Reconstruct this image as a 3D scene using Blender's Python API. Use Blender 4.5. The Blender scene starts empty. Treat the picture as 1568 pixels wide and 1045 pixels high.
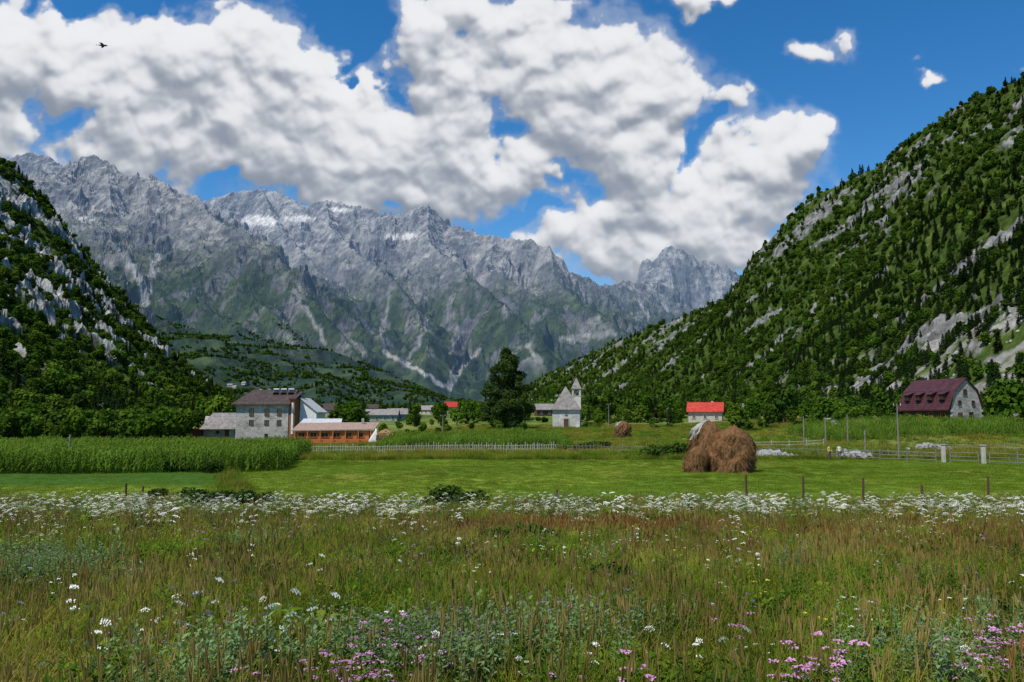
import bpy, math, random
import numpy as np
from mathutils import Vector, Matrix
rng=np.random.default_rng(11); random.seed(11)
scene=bpy.context.scene
# ------------------------------------------------------------ image pixel and depth to world position
F=1220.0; CX=784.0; CY=522.5; CAMZ=1.7
PITCH=math.atan(117.5/1220.0)
cp,sp=math.cos(PITCH),math.sin(PITCH)
def ray(px,py):
    u=(px-CX)/F; v=(CY-py)/F; yc=cp-v*sp
    return u/yc,(sp+v*cp)/yc
def P(px,py,Y):
    a,b=ray(px,py); return np.array([a*Y,Y,CAMZ+b*Y])
# ------------------------------------------------------------ noise
_perm=np.random.default_rng(3).permutation(512).astype(np.int64)
_ga=np.random.default_rng(4).uniform(0,2*np.pi,512)
_gx,_gy=np.cos(_ga),np.sin(_ga)
def perlin(x,y,seed=0):
    x=np.asarray(x,float)+seed*17.31; y=np.asarray(y,float)+seed*9.77
    xi=np.floor(x).astype(np.int64); yi=np.floor(y).astype(np.int64)
    xf=x-xi; yf=y-yi
    def h(i,j): return _perm[(_perm[i&511]+j)&511]
    def g(i,j,dx,dy):
        k=h(i,j); return _gx[k]*dx+_gy[k]*dy
    u=xf*xf*xf*(xf*(xf*6-15)+10); v=yf*yf*yf*(yf*(yf*6-15)+10)
    a=g(xi,yi,xf,yf); b=g(xi+1,yi,xf-1,yf); c=g(xi,yi+1,xf,yf-1); d=g(xi+1,yi+1,xf-1,yf-1)
    return ((a+(b-a)*u)+((c+(d-c)*u)-(a+(b-a)*u))*v)*1.5
def fbm(x,y,o=4,seed=0,gain=.5):
    s=0;a=1.;n=0
    for i in range(o):
        s=s+a*perlin(x*2**i,y*2**i,seed+i); n+=a; a*=gain
    return s/n
def ridged(x,y,o=4,seed=0,gain=.5):
    s=0;a=1.;n=0
    for i in range(o):
        r=1-np.abs(perlin(x*2**i,y*2**i,seed+i)); s=s+a*r*r; n+=a; a*=gain
    return s/n
def ss(a,b,x):
    t=np.clip((x-a)/(b-a),0,1); return t*t*(3-2*t)
# ------------------------------------------------------------ mesh helpers
def np_mesh(name,V,Fc,mats,fmat=None,smooth=False):
    V=np.asarray(V,np.float32); Fc=np.asarray(Fc,np.int32); M,k=Fc.shape
    me=bpy.data.meshes.new(name)
    me.vertices.add(len(V)); me.vertices.foreach_set('co',V.ravel())
    me.loops.add(M*k); me.loops.foreach_set('vertex_index',Fc.ravel())
    me.polygons.add(M); me.polygons.foreach_set('loop_start',np.arange(0,M*k,k,dtype=np.int32))
    for m in mats: me.materials.append(m)
    if fmat is not None: me.polygons.foreach_set('material_index',np.asarray(fmat,np.int32))
    me.polygons.foreach_set('use_smooth',np.full(M,smooth))
    me.update(calc_edges=True); me.validate()
    return me
def link(ob,parent=None):
    scene.collection.objects.link(ob)
    if parent is not None: ob.parent=parent
    return ob
def grid_obj(name,X,Y,Z,mat,smooth=False,col=None):
    n,m=X.shape
    V=np.stack([X,Y,Z],-1).reshape(-1,3)
    i=np.arange(n-1)[:,None]*m+np.arange(m-1)[None,:]
    Fc=np.stack([i,i+1,i+m+1,i+m],-1).reshape(-1,4)
    me=np_mesh(name,V,Fc,[mat],smooth=smooth)
    if col is not None:
        at=me.color_attributes.new('Col','FLOAT_COLOR','POINT')
        c=np.concatenate([col.reshape(-1,col.shape[-1]),np.ones((n*m,4-col.shape[-1]))],1) if col.shape[-1]<4 else col.reshape(-1,4)
        at.data.foreach_set('color',c.astype(np.float32).ravel())
    return link(bpy.data.objects.new(name,me))
def empty(name,loc,rotz=0):
    e=bpy.data.objects.new(name,None); e.location=loc; e.rotation_euler=(0,0,rotz); e.empty_display_size=.3
    return link(e)
def poly(name,verts,faces,mat,parent,smooth=False,bevel=0):
    me=bpy.data.meshes.new(name); me.from_pydata([tuple(v) for v in verts],[],faces)
    for m in (mat if isinstance(mat,list) else [mat]): me.materials.append(m)
    if smooth:
        for p in me.polygons: p.use_smooth=True
    me.update(); ob=link(bpy.data.objects.new(name,me),parent)
    if bevel:
        b=ob.modifiers.new('b','BEVEL'); b.width=bevel; b.segments=1
    return ob
def boxv(cx,cy,cz,sx,sy,sz):
    v=[(cx+i*sx/2,cy+j*sy/2,cz+k*sz/2) for k in(-1,1) for j in(-1,1) for i in(-1,1)]
    f=[(0,2,3,1),(4,5,7,6),(0,1,5,4),(2,6,7,3),(0,4,6,2),(1,3,7,5)]
    return v,f
def box(name,parent,c,s,mat,bevel=.02):
    v,f=boxv(*c,*s); return poly(name,v,f,mat,parent,bevel=bevel)
def boxes(name,parent,lst,mat,bevel=0):
    V=[];Fs=[]
    for (c,s) in lst:
        v,f=boxv(*c,*s); o=len(V); V+=v; Fs+=[tuple(i+o for i in q) for q in f]
    return poly(name,V,Fs,mat,parent,bevel=bevel)
def tube(p0,p1,r0,r1,n=7):
    p0=Vector(p0);p1=Vector(p1); d=(p1-p0).normalized()
    a=d.orthogonal().normalized(); b=d.cross(a)
    V=[];
    for p,r in((p0,r0),(p1,r1)):
        for i in range(n):
            t=2*math.pi*i/n; V.append(p+a*math.cos(t)*r+b*math.sin(t)*r)
    Fs=[(i,(i+1)%n,n+(i+1)%n,n+i) for i in range(n)]
    Fs+=[tuple(range(n))[::-1],tuple(range(n,2*n))]
    return V,Fs
def tubes(name,parent,lst,mat,n=7,smooth=False):
    V=[];Fs=[]
    for (a,b,r0,r1) in lst:
        v,f=tube(a,b,r0,r1,n); o=len(V); V+=v; Fs+=[tuple(i+o for i in q) for q in f]
    return poly(name,V,Fs,mat,parent,smooth=smooth)
# ------------------------------------------------------------ materials
def newmat(name):
    m=bpy.data.materials.new(name); m.use_nodes=True; nt=m.node_tree
    b=nt.nodes['Principled BSDF']; b.inputs['Roughness'].default_value=.85
    b.inputs['Specular IOR Level'].default_value=.2
    return m,nt,b
def N(nt,t,**kw):
    n=nt.nodes.new(t)
    for k,v in kw.items(): setattr(n,k,v)
    return n
def ramp(nt,stops,interp='LINEAR'):
    if len(stops)==1: stops=[(0,stops[0][1]),(1,stops[0][1])]
    r=nt.nodes.new('ShaderNodeValToRGB'); r.color_ramp.interpolation=interp
    while len(r.color_ramp.elements)<len(stops): r.color_ramp.elements.new(.5)
    for e,(p,c) in zip(r.color_ramp.elements,stops):
        e.position=p; e.color=(*c,1) if len(c)==3 else c
    return r
def noisy(name,c0,c1,scale=3,rough=.85,bump=.3,detail=4,stretch=(1,1,1),spec=.2,metal=0):
    m,nt,b=newmat(name); L=nt.links.new
    tc=N(nt,'ShaderNodeTexCoord'); mp=N(nt,'ShaderNodeMapping'); mp.inputs['Scale'].default_value=stretch
    L(tc.outputs['Object'],mp.inputs[0])
    no=N(nt,'ShaderNodeTexNoise'); no.inputs['Scale'].default_value=scale; no.inputs['Detail'].default_value=detail
    L(mp.outputs[0],no.inputs['Vector'])
    r=ramp(nt,[(.3,c0),(.7,c1)]); L(no.outputs[0],r.inputs[0]); L(r.outputs[0],b.inputs['Base Color'])
    b.inputs['Roughness'].default_value=rough; b.inputs['Specular IOR Level'].default_value=spec; b.inputs['Metallic'].default_value=metal
    if bump:
        bp=N(nt,'ShaderNodeBump'); bp.inputs['Strength'].default_value=bump; bp.inputs['Distance'].default_value=.05
        L(no.outputs[0],bp.inputs['Height']); L(bp.outputs[0],b.inputs['Normal'])
    return m
def stone(name,c0,c1,mortar,scale=2.2):
    m,nt,b=newmat(name); L=nt.links.new
    tc=N(nt,'ShaderNodeTexCoord'); mp=N(nt,'ShaderNodeMapping'); mp.inputs['Scale'].default_value=(1,1,1.8)
    L(tc.outputs['Object'],mp.inputs[0])
    v=N(nt,'ShaderNodeTexVoronoi'); v.inputs['Scale'].default_value=scale; L(mp.outputs[0],v.inputs['Vector'])
    e=N(nt,'ShaderNodeTexVoronoi',feature='DISTANCE_TO_EDGE'); e.inputs['Scale'].default_value=scale; L(mp.outputs[0],e.inputs['Vector'])
    sx=N(nt,'ShaderNodeSeparateColor'); L(v.outputs['Color'],sx.inputs[0])
    r=ramp(nt,[(0,c0),(1,c1)]); L(sx.outputs[0],r.inputs[0])
    r2=ramp(nt,[(.02,(1,1,1)),(.07,(0,0,0))]); L(e.outputs['Distance'],r2.inputs[0])
    mx=N(nt,'ShaderNodeMixRGB'); L(r2.outputs[0],mx.inputs[0]); L(r.outputs[0],mx.inputs[1]); mx.inputs[2].default_value=(*mortar,1)
    no=N(nt,'ShaderNodeTexNoise'); no.inputs['Scale'].default_value=.6; no.inputs['Detail'].default_value=6; L(tc.outputs['Object'],no.inputs['Vector'])
    r3=ramp(nt,[(.3,(.6,.6,.58)),(.7,(1.1,1.08,1.04))]); L(no.outputs[0],r3.inputs[0])
    m2=N(nt,'ShaderNodeMixRGB',blend_type='MULTIPLY'); m2.inputs[0].default_value=1; L(mx.outputs[0],m2.inputs[1]); L(r3.outputs[0],m2.inputs[2])
    L(m2.outputs[0],b.inputs['Base Color'])
    bp=N(nt,'ShaderNodeBump'); bp.inputs['Strength'].default_value=.6; bp.inputs['Distance'].default_value=.06
    L(e.outputs['Distance'],bp.inputs['Height']); L(bp.outputs[0],b.inputs['Normal'])
    return m
def shingle(name,c0,c1,scale=1.0,rough=.8,w=.5,h=.3):
    m,nt,b=newmat(name); L=nt.links.new
    tc=N(nt,'ShaderNodeTexCoord'); sx=N(nt,'ShaderNodeSeparateXYZ'); L(tc.outputs['Object'],sx.inputs[0])
    a=N(nt,'ShaderNodeMath',operation='ADD'); L(sx.outputs[0],a.inputs[0]); L(sx.outputs[1],a.inputs[1])
    cb=N(nt,'ShaderNodeCombineXYZ'); L(a.outputs[0],cb.inputs[0]); L(sx.outputs[2],cb.inputs[1])
    br=N(nt,'ShaderNodeTexBrick'); br.inputs['Scale'].default_value=scale; br.inputs['Brick Width'].default_value=w; br.inputs['Row Height'].default_value=h
    br.inputs['Mortar Size'].default_value=.025; br.inputs['Color1'].default_value=(*c0,1); br.inputs['Color2'].default_value=(*c1,1)
    br.inputs['Mortar'].default_value=(c0[0]*.4,c0[1]*.4,c0[2]*.4,1)
    L(cb.outputs[0],br.inputs['Vector'])
    no=N(nt,'ShaderNodeTexNoise'); no.inputs['Scale'].default_value=1.2; no.inputs['Detail'].default_value=6; L(tc.outputs['Object'],no.inputs['Vector'])
    r3=ramp(nt,[(.3,(.65,.65,.65)),(.7,(1.15,1.15,1.15))]); L(no.outputs[0],r3.inputs[0])
    m2=N(nt,'ShaderNodeMixRGB',blend_type='MULTIPLY'); m2.inputs[0].default_value=1; L(br.outputs[0],m2.inputs[1]); L(r3.outputs[0],m2.inputs[2])
    L(m2.outputs[0],b.inputs['Base Color']); b.inputs['Roughness'].default_value=rough
    bp=N(nt,'ShaderNodeBump'); bp.inputs['Strength'].default_value=.5; bp.inputs['Distance'].default_value=.05
    L(br.outputs[0],bp.inputs['Height']); L(bp.outputs[0],b.inputs['Normal'])
    return m
def foliage(name,cols,transl=.25,ns=.15,lo=.6,hi=1.35):
    m,nt,b=newmat(name); L=nt.links.new
    oi=N(nt,'ShaderNodeObjectInfo'); k=len(cols)
    r=ramp(nt,[(i/(k-1) if k>1 else 0,c) for i,c in enumerate(cols)]); L(oi.outputs['Random'],r.inputs[0])
    g=N(nt,'ShaderNodeNewGeometry'); no=N(nt,'ShaderNodeTexNoise'); no.inputs['Scale'].default_value=ns; no.inputs['Detail'].default_value=1.5
    L(g.outputs['Position'],no.inputs['Vector'])
    r3=ramp(nt,[(.3,(lo,)*3),(.7,(hi,)*3)]); L(no.outputs[0],r3.inputs[0])
    m2=N(nt,'ShaderNodeMixRGB',blend_type='MULTIPLY'); m2.inputs[0].default_value=1; L(r.outputs[0],m2.inputs[1]); L(r3.outputs[0],m2.inputs[2])
    nt.nodes.remove(b); d=N(nt,'ShaderNodeBsdfDiffuse'); L(m2.outputs[0],d.inputs['Color'])
    t=N(nt,'ShaderNodeBsdfTranslucent'); L(m2.outputs[0],t.inputs['Color'])
    mx=N(nt,'ShaderNodeMixShader'); mx.inputs[0].default_value=transl
    L(d.outputs[0],mx.inputs[1]); L(t.outputs[0],mx.inputs[2]); L(mx.outputs[0],nt.nodes['Material Output'].inputs[0])
    return m
def terrain_mat(name,nscale,bump,bdist,haze=False,contrast=(.6,1.35)):
    m,nt,b=newmat(name); L=nt.links.new
    at=N(nt,'ShaderNodeAttribute',attribute_name='Col')
    g=N(nt,'ShaderNodeNewGeometry'); no=N(nt,'ShaderNodeTexNoise'); no.inputs['Scale'].default_value=nscale; no.inputs['Detail'].default_value=6; no.inputs['Roughness'].default_value=.65
    L(g.outputs['Position'],no.inputs['Vector'])
    r3=ramp(nt,[(.3,(contrast[0],)*3),(.7,(contrast[1],)*3)]); L(no.outputs[0],r3.inputs[0])
    m2=N(nt,'ShaderNodeMixRGB',blend_type='MULTIPLY'); m2.inputs[0].default_value=1; L(at.outputs['Color'],m2.inputs[1]); L(r3.outputs[0],m2.inputs[2])
    L(m2.outputs[0],b.inputs['Base Color']); b.inputs['Roughness'].default_value=.95; b.inputs['Specular IOR Level'].default_value=.05
    if bump:
        bp=N(nt,'ShaderNodeBump'); bp.inputs['Strength'].default_value=bump; bp.inputs['Distance'].default_value=bdist
        L(no.outputs[0],bp.inputs['Height']); L(bp.outputs[0],b.inputs['Normal'])
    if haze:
        # painted haze: bluish emission on the surface itself, stronger with distance down the valley
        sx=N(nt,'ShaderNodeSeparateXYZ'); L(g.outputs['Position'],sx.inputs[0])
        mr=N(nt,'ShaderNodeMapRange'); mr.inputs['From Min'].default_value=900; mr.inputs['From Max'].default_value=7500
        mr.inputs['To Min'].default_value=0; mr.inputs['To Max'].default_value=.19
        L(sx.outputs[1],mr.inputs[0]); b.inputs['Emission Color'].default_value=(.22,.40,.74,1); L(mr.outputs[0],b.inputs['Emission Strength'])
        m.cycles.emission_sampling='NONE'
    return m
# ------------------------------------------------------------ world, sun, camera
sund=Vector((-.42,-.42,1.0)).normalized()
el=math.asin(sund.z); az=math.atan2(sund.x,sund.y)
w=bpy.data.worlds.new('World'); scene.world=w; w.use_nodes=True; nt=w.node_tree
bg=nt.nodes['Background']; sky=nt.nodes.new('ShaderNodeTexSky'); sky.sky_type='NISHITA'; sky.sun_disc=False
sky.sun_elevation=el; sky.sun_rotation=az; sky.altitude=700; sky.air_density=1.0; sky.dust_density=.1; sky.ozone_density=3
hs=nt.nodes.new('ShaderNodeHueSaturation'); hs.inputs['Saturation'].default_value=1.35
nt.links.new(sky.outputs[0],hs.inputs['Color']); nt.links.new(hs.outputs[0],bg.inputs[0]); bg.inputs[1].default_value=.14
sl=bpy.data.lights.new('sun','SUN'); sl.energy=5.0; sl.angle=math.radians(.5); sl.color=(1,.94,.85)
so=link(bpy.data.objects.new('sun',sl)); so.rotation_euler=sund.to_track_quat('Z','Y').to_euler()
cam=bpy.data.cameras.new('camera'); cam.lens=28; cam.sensor_width=36; cam.clip_end=60000; cam.clip_start=.05
co=link(bpy.data.objects.new('camera',cam)); co.location=(0,0,CAMZ); co.rotation_euler=(math.pi/2+PITCH,0,0)
scene.camera=co
scene.view_settings.view_transform='Standard'; scene.view_settings.look='None'; scene.view_settings.exposure=0
# ------------------------------------------------------------ ground height
YT=[-50,4,8,15,25,35,43,110,150,165,200,230,400,1000,3000,20000]
ZL=[0.2,0,-.15,-.7,-1.75,-2.65,-3,-3.15,-3.3,-3.4,-2.6,-1.9,2,11,50,60]
ZC=[0.2,0,-.15,-.7,-1.75,-2.65,-3,-3.0,-2.0,-1.7,-.8,0.2,4,11,50,60]
ZR=[0.2,0,-.15,-.7,-1.75,-2.65,-3,-2.8,.7,.9,1.1,1.2,5,12,50,60]
def gz(X,Y):
    X=np.asarray(X,float);Y=np.asarray(Y,float)
    l=np.interp(Y,YT,ZL);c=np.interp(Y,YT,ZC);r=np.interp(Y,YT,ZR)
    z=c+(l-c)*ss(-5,-35,X)+(r-c)*ss(38,72,X)
    z=z+fbm(X/9,Y/9,3,5)*.13*ss(2,12,Y)*ss(400,60,Y)+fbm(X/2.2,Y/2.2,2,8)*.04*ss(100,20,Y)
    return z
def g1(x,y): return float(gz(x,y))
sv=np.linspace(-1,1,520); sv=np.sign(sv)*np.abs(sv)**1.15
yv=np.concatenate([np.linspace(-12,3,20),3+np.geomspace(.35,11997,620)])
Yg=yv[:,None]*np.ones_like(sv)[None,:]; Wd=14+1.25*np.maximum(yv,0)
Xg=sv[None,:]*Wd[:,None]; Zg=gz(Xg,Yg)
def mix(a,b,t): return a*(1-t[...,None])+b*t[...,None]
C=lambda *c: np.array(c,float)
n1=fbm(Xg/7,Yg/7,4,21); n2=fbm(Xg/30,Yg/30,4,31); n3=fbm(Xg/2,Yg/2,3,41)
col=np.ones(Xg.shape+(3,))*C(.085,.10,.02)
col=mix(col,C(.14,.115,.03),ss(.05,.4,n1+.3*n3))
fieldm=ss(41,43.5,Yg+n1*1.5)
field=mix(np.ones(Xg.shape+(3,))*C(.10,.165,.014),C(.155,.21,.022),ss(-.25,.35,n2+.5*n1))
field=mix(field,C(.20,.20,.035)*np.ones_like(field),.7*ss(.05,.35,fbm(Xg/9,Yg/16,4,33)))
col=mix(col,field,fieldm)
far=mix(np.ones(Xg.shape+(3,))*C(.08,.14,.022),C(.18,.19,.05),ss(-.2,.3,n2+.3*n1))
col=mix(col,far,ss(92,100,Yg))
col=mix(col,C(.04,.07,.018)*np.ones_like(col),ss(260,500,Yg)*ss(-.25,.15,fbm(Xg/80,Yg/80,3,77)))
lc=ss(-17.5,-19,Xg+(Yg-55)*.38)*ss(55,57,Yg+n1)*ss(95,90,Yg)
col=mix(col,C(.03,.09,.012)*np.ones_like(col),lc*.9)
tr=np.exp(-((Yg-97-.02*Xg-1.5*n1)/1.6)**2)*ss(30,40,Xg)
col=mix(col,C(.3,.26,.19)*np.ones_like(col),np.clip(tr*1.0,0,.8))
M_ground=terrain_mat('ground_soil_grass',1.3,.5,.05)
grid_obj('ground',Xg,Yg,Zg,M_ground,smooth=True,col=col)

# ------------------------------------------------------------ hillsides
SR=[(1568,105,700),(1520,125,740),(1470,150,790),(1400,200,860),(1340,245,930),(1290,270,1000),(1240,300,1060),(1200,335,1120),(1165,375,1180),(1140,420,1300),(1110,450,1400),(1050,480,1550),(990,500,1750),(940,520,1950),(880,550,2250),(830,575,2500),(790,600,2750),(740,625,3100)]
SL=[(0,240,700),(40,265,750),(70,300,800),(105,345,860),(130,390,920),(150,430,980),(180,470,1050),(205,495,1120),(240,530,1250),(290,570,1400),(340,600,1600),(400,622,1800),(470,636,2100)]
def crest(S,th):
    A=np.array([P(*s) for s in S]); return A[:,1],A[:,0],A[:,2]-th
ry,rx,rz=crest(SR,9); ly,lx,lz=crest(SL,8)
ry=np.r_[0,ry];rx=np.r_[460,rx];rz=np.r_[300,rz]
ly=np.r_[0,ly];lx=np.r_[-430,lx];lz=np.r_[230,lz]
RF=([0,170,300,450,700,1000,1350,1800,2500,3200],[125,122,145,178,196,200,175,126,0,-60])
LF=([0,150,250,400,700,1000,1400,1800,2200],[-125,-110,-128,-175,-260,-340,-470,-600,-720])
def hill(X,Y,side):
    if side>0: xf=np.interp(Y,*RF); xc=np.interp(Y,ry,rx); zc=np.interp(Y,ry,rz); sd=100
    else: xf=np.interp(Y,*LF); xc=np.interp(Y,ly,lx); zc=np.interp(Y,ly,lz); sd=200
    den=xc-xf; den=np.where(np.abs(den)<25,25*np.sign(side),den)
    t=(X-xf)/den; zg=gz(xf,Y)
    z=np.where(t<0,zg+t*60,zg+(zc-zg)*(.72*t+.28*t*t))
    z=np.where(t>1,zc-np.abs(X-xc)*.45,z)
    A=ss(0,.2,t)*(1-.65*ss(.75,1,t))
    z=z+A*(fbm(X/110,Y/110,4,sd)*22+ridged(X/65,Y/65,3,sd+9)*9-4)
    # limestone outcrops follow level bands on the slope
    rk=fbm(X/90,Y/90+z/60,3,sd+20)+.55*fbm(Y/24+X/60,z/9,3,sd+30)
    bias=(-.15+.29*ss(.35,.95,t)) if side>0 else (.06+.30*ss(.35,.85,t))
    rock=ss(.18,.34,rk+bias)
    z=z+A*rock*((7 if side>0 else 11)*ridged(X/16,Y/16,3,sd+40)**2-1+3*np.abs(perlin(X/6,Y/6,sd+50)))
    z=z+ss(0,.1,t)*fbm(X/8,Y/8,3,sd+60)*2.0
    return z,t,rock
M_hill=terrain_mat('hillside_limestone',.18,1.0,1.6,contrast=(.42,1.4))
for side,nm in((1,'right'),(-1,'left')):
    yv=np.geomspace(70,3100 if side>0 else 2200,760); s=np.linspace(-.08,1.5,460)
    xf=np.interp(yv,*(RF if side>0 else LF)); xc=np.interp(yv,ry if side>0 else ly,rx if side>0 else lx)
    den=xc-xf; den=np.where(np.abs(den)<25,25*np.sign(side),den)
    X=xf[:,None]+den[:,None]*s[None,:]; Y=yv[:,None]*np.ones_like(s)[None,:]
    Z,t,rock=hill(X,Y,side)
    n=fbm(X/20,Y/20,4,9); 
    c=np.ones(X.shape+(3,))*C(.04,.068,.012); c=mix(c,C(.075,.11,.02)*np.ones_like(c),ss(-.1,.4,n))
    rc=mix(np.ones_like(c)*C(.24,.24,.225),C(.11,.11,.105)*np.ones_like(c),ss(-.3,.3,fbm(X/6,Y/6,3,14)))
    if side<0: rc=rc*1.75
    c=mix(c,rc,ss(.35,.7,rock))
    if side>0: # pale scree at the foot
        sc=ss(.02,.05,t)*ss(.20,.12,t)*ss(.02,.2,fbm(X/18,Y/30,4,61)+.04)*ss(800,400,Y)
        c=mix(c,np.ones_like(c)*C(.27,.26,.235),sc)
    grid_obj('hillside' ,X,Y,Z,M_hill,smooth=False,col=c)

# ------------------------------------------------------------ mountain range
ridges=[
 ([(-400,330,5600),(-200,260,5400),(-60,300,5200),(40,305,5200),(85,285,5200),(110,252,5200),(135,236,5200),(163,248,5150),(185,262,5100),(238,268,5100),(262,293,5000),(300,300,4800),(330,338,4450),(390,360,4200),(430,402,4000),(470,450,3700),(520,510,3350),(560,560,3050)],(1.0,350,.52)),
 ([(-60,262,7000),(10,243,7000),(45,233,7000),(76,241,7000),(100,272,6900)],(.9,600,.7)),
 ([(300,312,7500),(325,303,7500),(350,294,7500),(400,289,7500),(430,297,7300),(465,313,7000),(500,308,6800),(540,313,6600),(585,325,6500),(622,331,6400),(636,314,6300),(655,311,6300),(668,325,6250),(679,353,6200),(700,346,6100),(760,363,5900),(812,367,5700),(843,378,5600),(858,412,5600),(900,425,5700),(925,438,5800),(962,431,6000),(1010,432,6500)],(1.25,420,.62)),
 ([(985,470,6900),(1000,440,7100),(1008,392,7250),(1020,376,7300),(1045,381,7300),(1070,397,7350),(1110,405,7400),(1138,424,7500),(1230,480,7500)],(1.9,500,1.0)),
 ([(655,311,6300),(655,370,5600),(690,400,5100),(740,440,4600),(790,485,4100),(830,525,3700)],(1.1,300,.66)),
 ([(500,308,6800),(505,350,6000),(545,385,5400),(600,425,4800),(640,475,4300),(655,530,3700),(650,575,3300)],(1.1,300,.66)),
 ([(843,378,5600),(850,430,5000),(900,470,4600),(950,505,4200),(985,530,3800)],(1.1,300,.62)),
 ([(760,363,5900),(745,410,5300),(800,440,4900),(850,480,4500)],(1.1,250,.65)),
 ([(400,289,7500),(425,345,6500),(470,395,5600),(515,445,4900),(560,490,4300),(600,540,3700)],(1.1,300,.64)),
 ([(163,248,5150),(170,320,4600),(205,380,4200),(260,430,3800),(330,480,3400),(420,530,3000)],(.8,250,.5)),
 ([(40,305,5200),(80,370,4500),(110,420,4000),(130,470,3500)],(.8,250,.5)),
 ([(262,293,5000),(290,350,4500),(330,400,4000),(380,450,3600),(450,510,3200)],(.9,250,.55)),
 ([(-300,360,3000),(0,410,2900),(120,445,2800),(210,485,2700),(350,535,2550),(500,578,2350),(640,603,2200),(740,622,2100)],(.30,100,.30)),
]
NR=len(ridges)-1
na,ny=1300,680
av=np.linspace(-.95,.50,na); yv=np.linspace(1350,8200,ny)
Am,Ym=np.meshgrid(av,yv); Xm=Am*Ym
wx=Xm+260*fbm(Xm/800,Ym/800,3,70)+130*fbm(Xm/210,Ym/210,3,73); wy=Ym+260*fbm(Xm/800,Ym/800,3,80)+80*fbm(Xm/210,Ym/210,2,83)
H=np.full(Xm.shape,-200.); Dm=np.full(Xm.shape,1e9); near=np.zeros(Xm.shape)
for ri,(pts,(s1,d1,s2)) in enumerate(ridges):
    A=np.array([P(*p) for p in pts])
    for k in range(len(A)-1):
        a=A[k];b=A[k+1]; d=b-a; L2=d[0]**2+d[1]**2
        t0=np.clip(((Xm-a[0])*d[0]+(Ym-a[1])*d[1])/L2,0,1)
        dist0=np.hypot(Xm-(a[0]+t0*d[0]),Ym-(a[1]+t0*d[1]))
        wgt=ss(0,280,dist0); xx=Xm+(wx-Xm)*wgt; yy=Ym+(wy-Ym)*wgt
        t=np.clip(((xx-a[0])*d[0]+(yy-a[1])*d[1])/L2,0,1)
        dist=np.hypot(xx-(a[0]+t*d[0]),yy-(a[1]+t*d[1]))
        hh=a[2]+t*d[2]-s1*np.minimum(dist,d1)-s2*np.maximum(dist-d1,0)
        up=hh>H; H=np.where(up,hh,H); Dm=np.minimum(Dm,dist0 if ri!=NR else 1e9)
        near=np.where(up,1.0 if ri==NR else 0.,near)
valley=gz(Xm*0,Ym)-12
amp=ss(0,300,Dm)*ss(-50,350,H-valley)*(1-.8*near)
gully=ridged(wx/230,wy/850,4,90,.5)
H=H+amp*((gully-.6)*340+(ridged(wx/600,wy/600,3,95,.45)-.6)*260)+ss(60,400,H-valley)*((ridged(Xm/110,Ym/110,4,99,.55)-.6)*60*(1-.6*near))
lmask=ss(-.1,.3,fbm(Xm/700,Ym/700,3,104))
q=H/95+1.6*fbm(Xm/420,Ym/420,4,101)+Xm/2200; st=(q-np.floor(q)); H=H+(ss(.3,.7,st)-st)*95*.22*ss(500,900,H)*(1-near)*lmask
H=np.maximum(H,valley)
gyy,gxx=np.gradient(H); dy=np.gradient(yv)[:,None]; dx=(av[1]-av[0])*Ym
Hx=gxx/dx; Hy=gyy/dy-Hx*Am
slope=np.hypot(Hx,Hy)
B=(H-CAMZ)/Ym
elev=H
nz=fbm(Xm/260,Ym/260,4,120); nf=fbm(Xm/70,Ym/70,4,130)
rockc=mix(np.ones(Xm.shape+(3,))*C(.12,.125,.13),C(.25,.245,.23)*np.ones(Xm.shape+(3,)),ss(-.3,.35,nz+.6*nf))
rockc=mix(rockc,C(.06,.07,.08)*np.ones_like(rockc),.8*ss(.1,.5,fbm(Xm/90,H/70,4,135)+.3*nf+.1))
rockc=mix(rockc,C(.36,.345,.32)*np.ones_like(rockc),.5*ss(950,1300,elev+200*nz)*ss(1.3,.7,slope))
rockc=rockc*(.72+.28*ss(500,1100,elev))[...,None]
vegc=mix(np.ones_like(rockc)*C(.018,.036,.016),C(.042,.066,.022)*np.ones_like(rockc),ss(-.2,.4,nf+nz*.5))
meadow=C(.10,.12,.05)*np.ones_like(rockc)
tree_line=740+260*nz
vm=ss(1.45,.9,slope+.5*nf)*ss(tree_line+350,tree_line-150,elev+nf*200)
vm=np.maximum(vm,.92*ss(-.22,.08,fbm(Xm/170,Ym/300,4,140)+.6*nf)*ss(1050,600,elev))
vm=np.maximum(vm,near*ss(1.5,.5,slope)); vm=np.maximum(vm,ss(260,120,elev-valley+80*nf))
colm=mix(rockc,meadow,ss(.95,.6,slope+.4*nf)*ss(500,750,elev)*ss(1350,1000,elev)*.8)
colm=mix(colm,vegc,np.clip(vm,0,1))
def toimg():
    # image pixel coordinates of each terrain point; scree and snow are laid out there
    den=cp+B*sp; return CX+F*Am/den, CY-F*(B*cp-sp)/den
PX,PY=toimg()
def streak(pts,wid,amt=1.):
    m=np.zeros(Xm.shape)
    wob=perlin(PX/14,PY/14,3)*6
    for (x0,y0),(x1,y1) in zip(pts[:-1],pts[1:]):
        d2=(x1-x0)**2+(y1-y0)**2; t=np.clip(((PX+wob-x0)*(x1-x0)+(PY-y0)*(y1-y0))/d2,0,1)
        dd=np.hypot(PX+wob-x0-t*(x1-x0),PY-y0-t*(y1-y0)); m=np.maximum(m,ss(wid,wid*.35,dd+4*nf))
    return m*amt
scm=np.zeros(Xm.shape)
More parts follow.
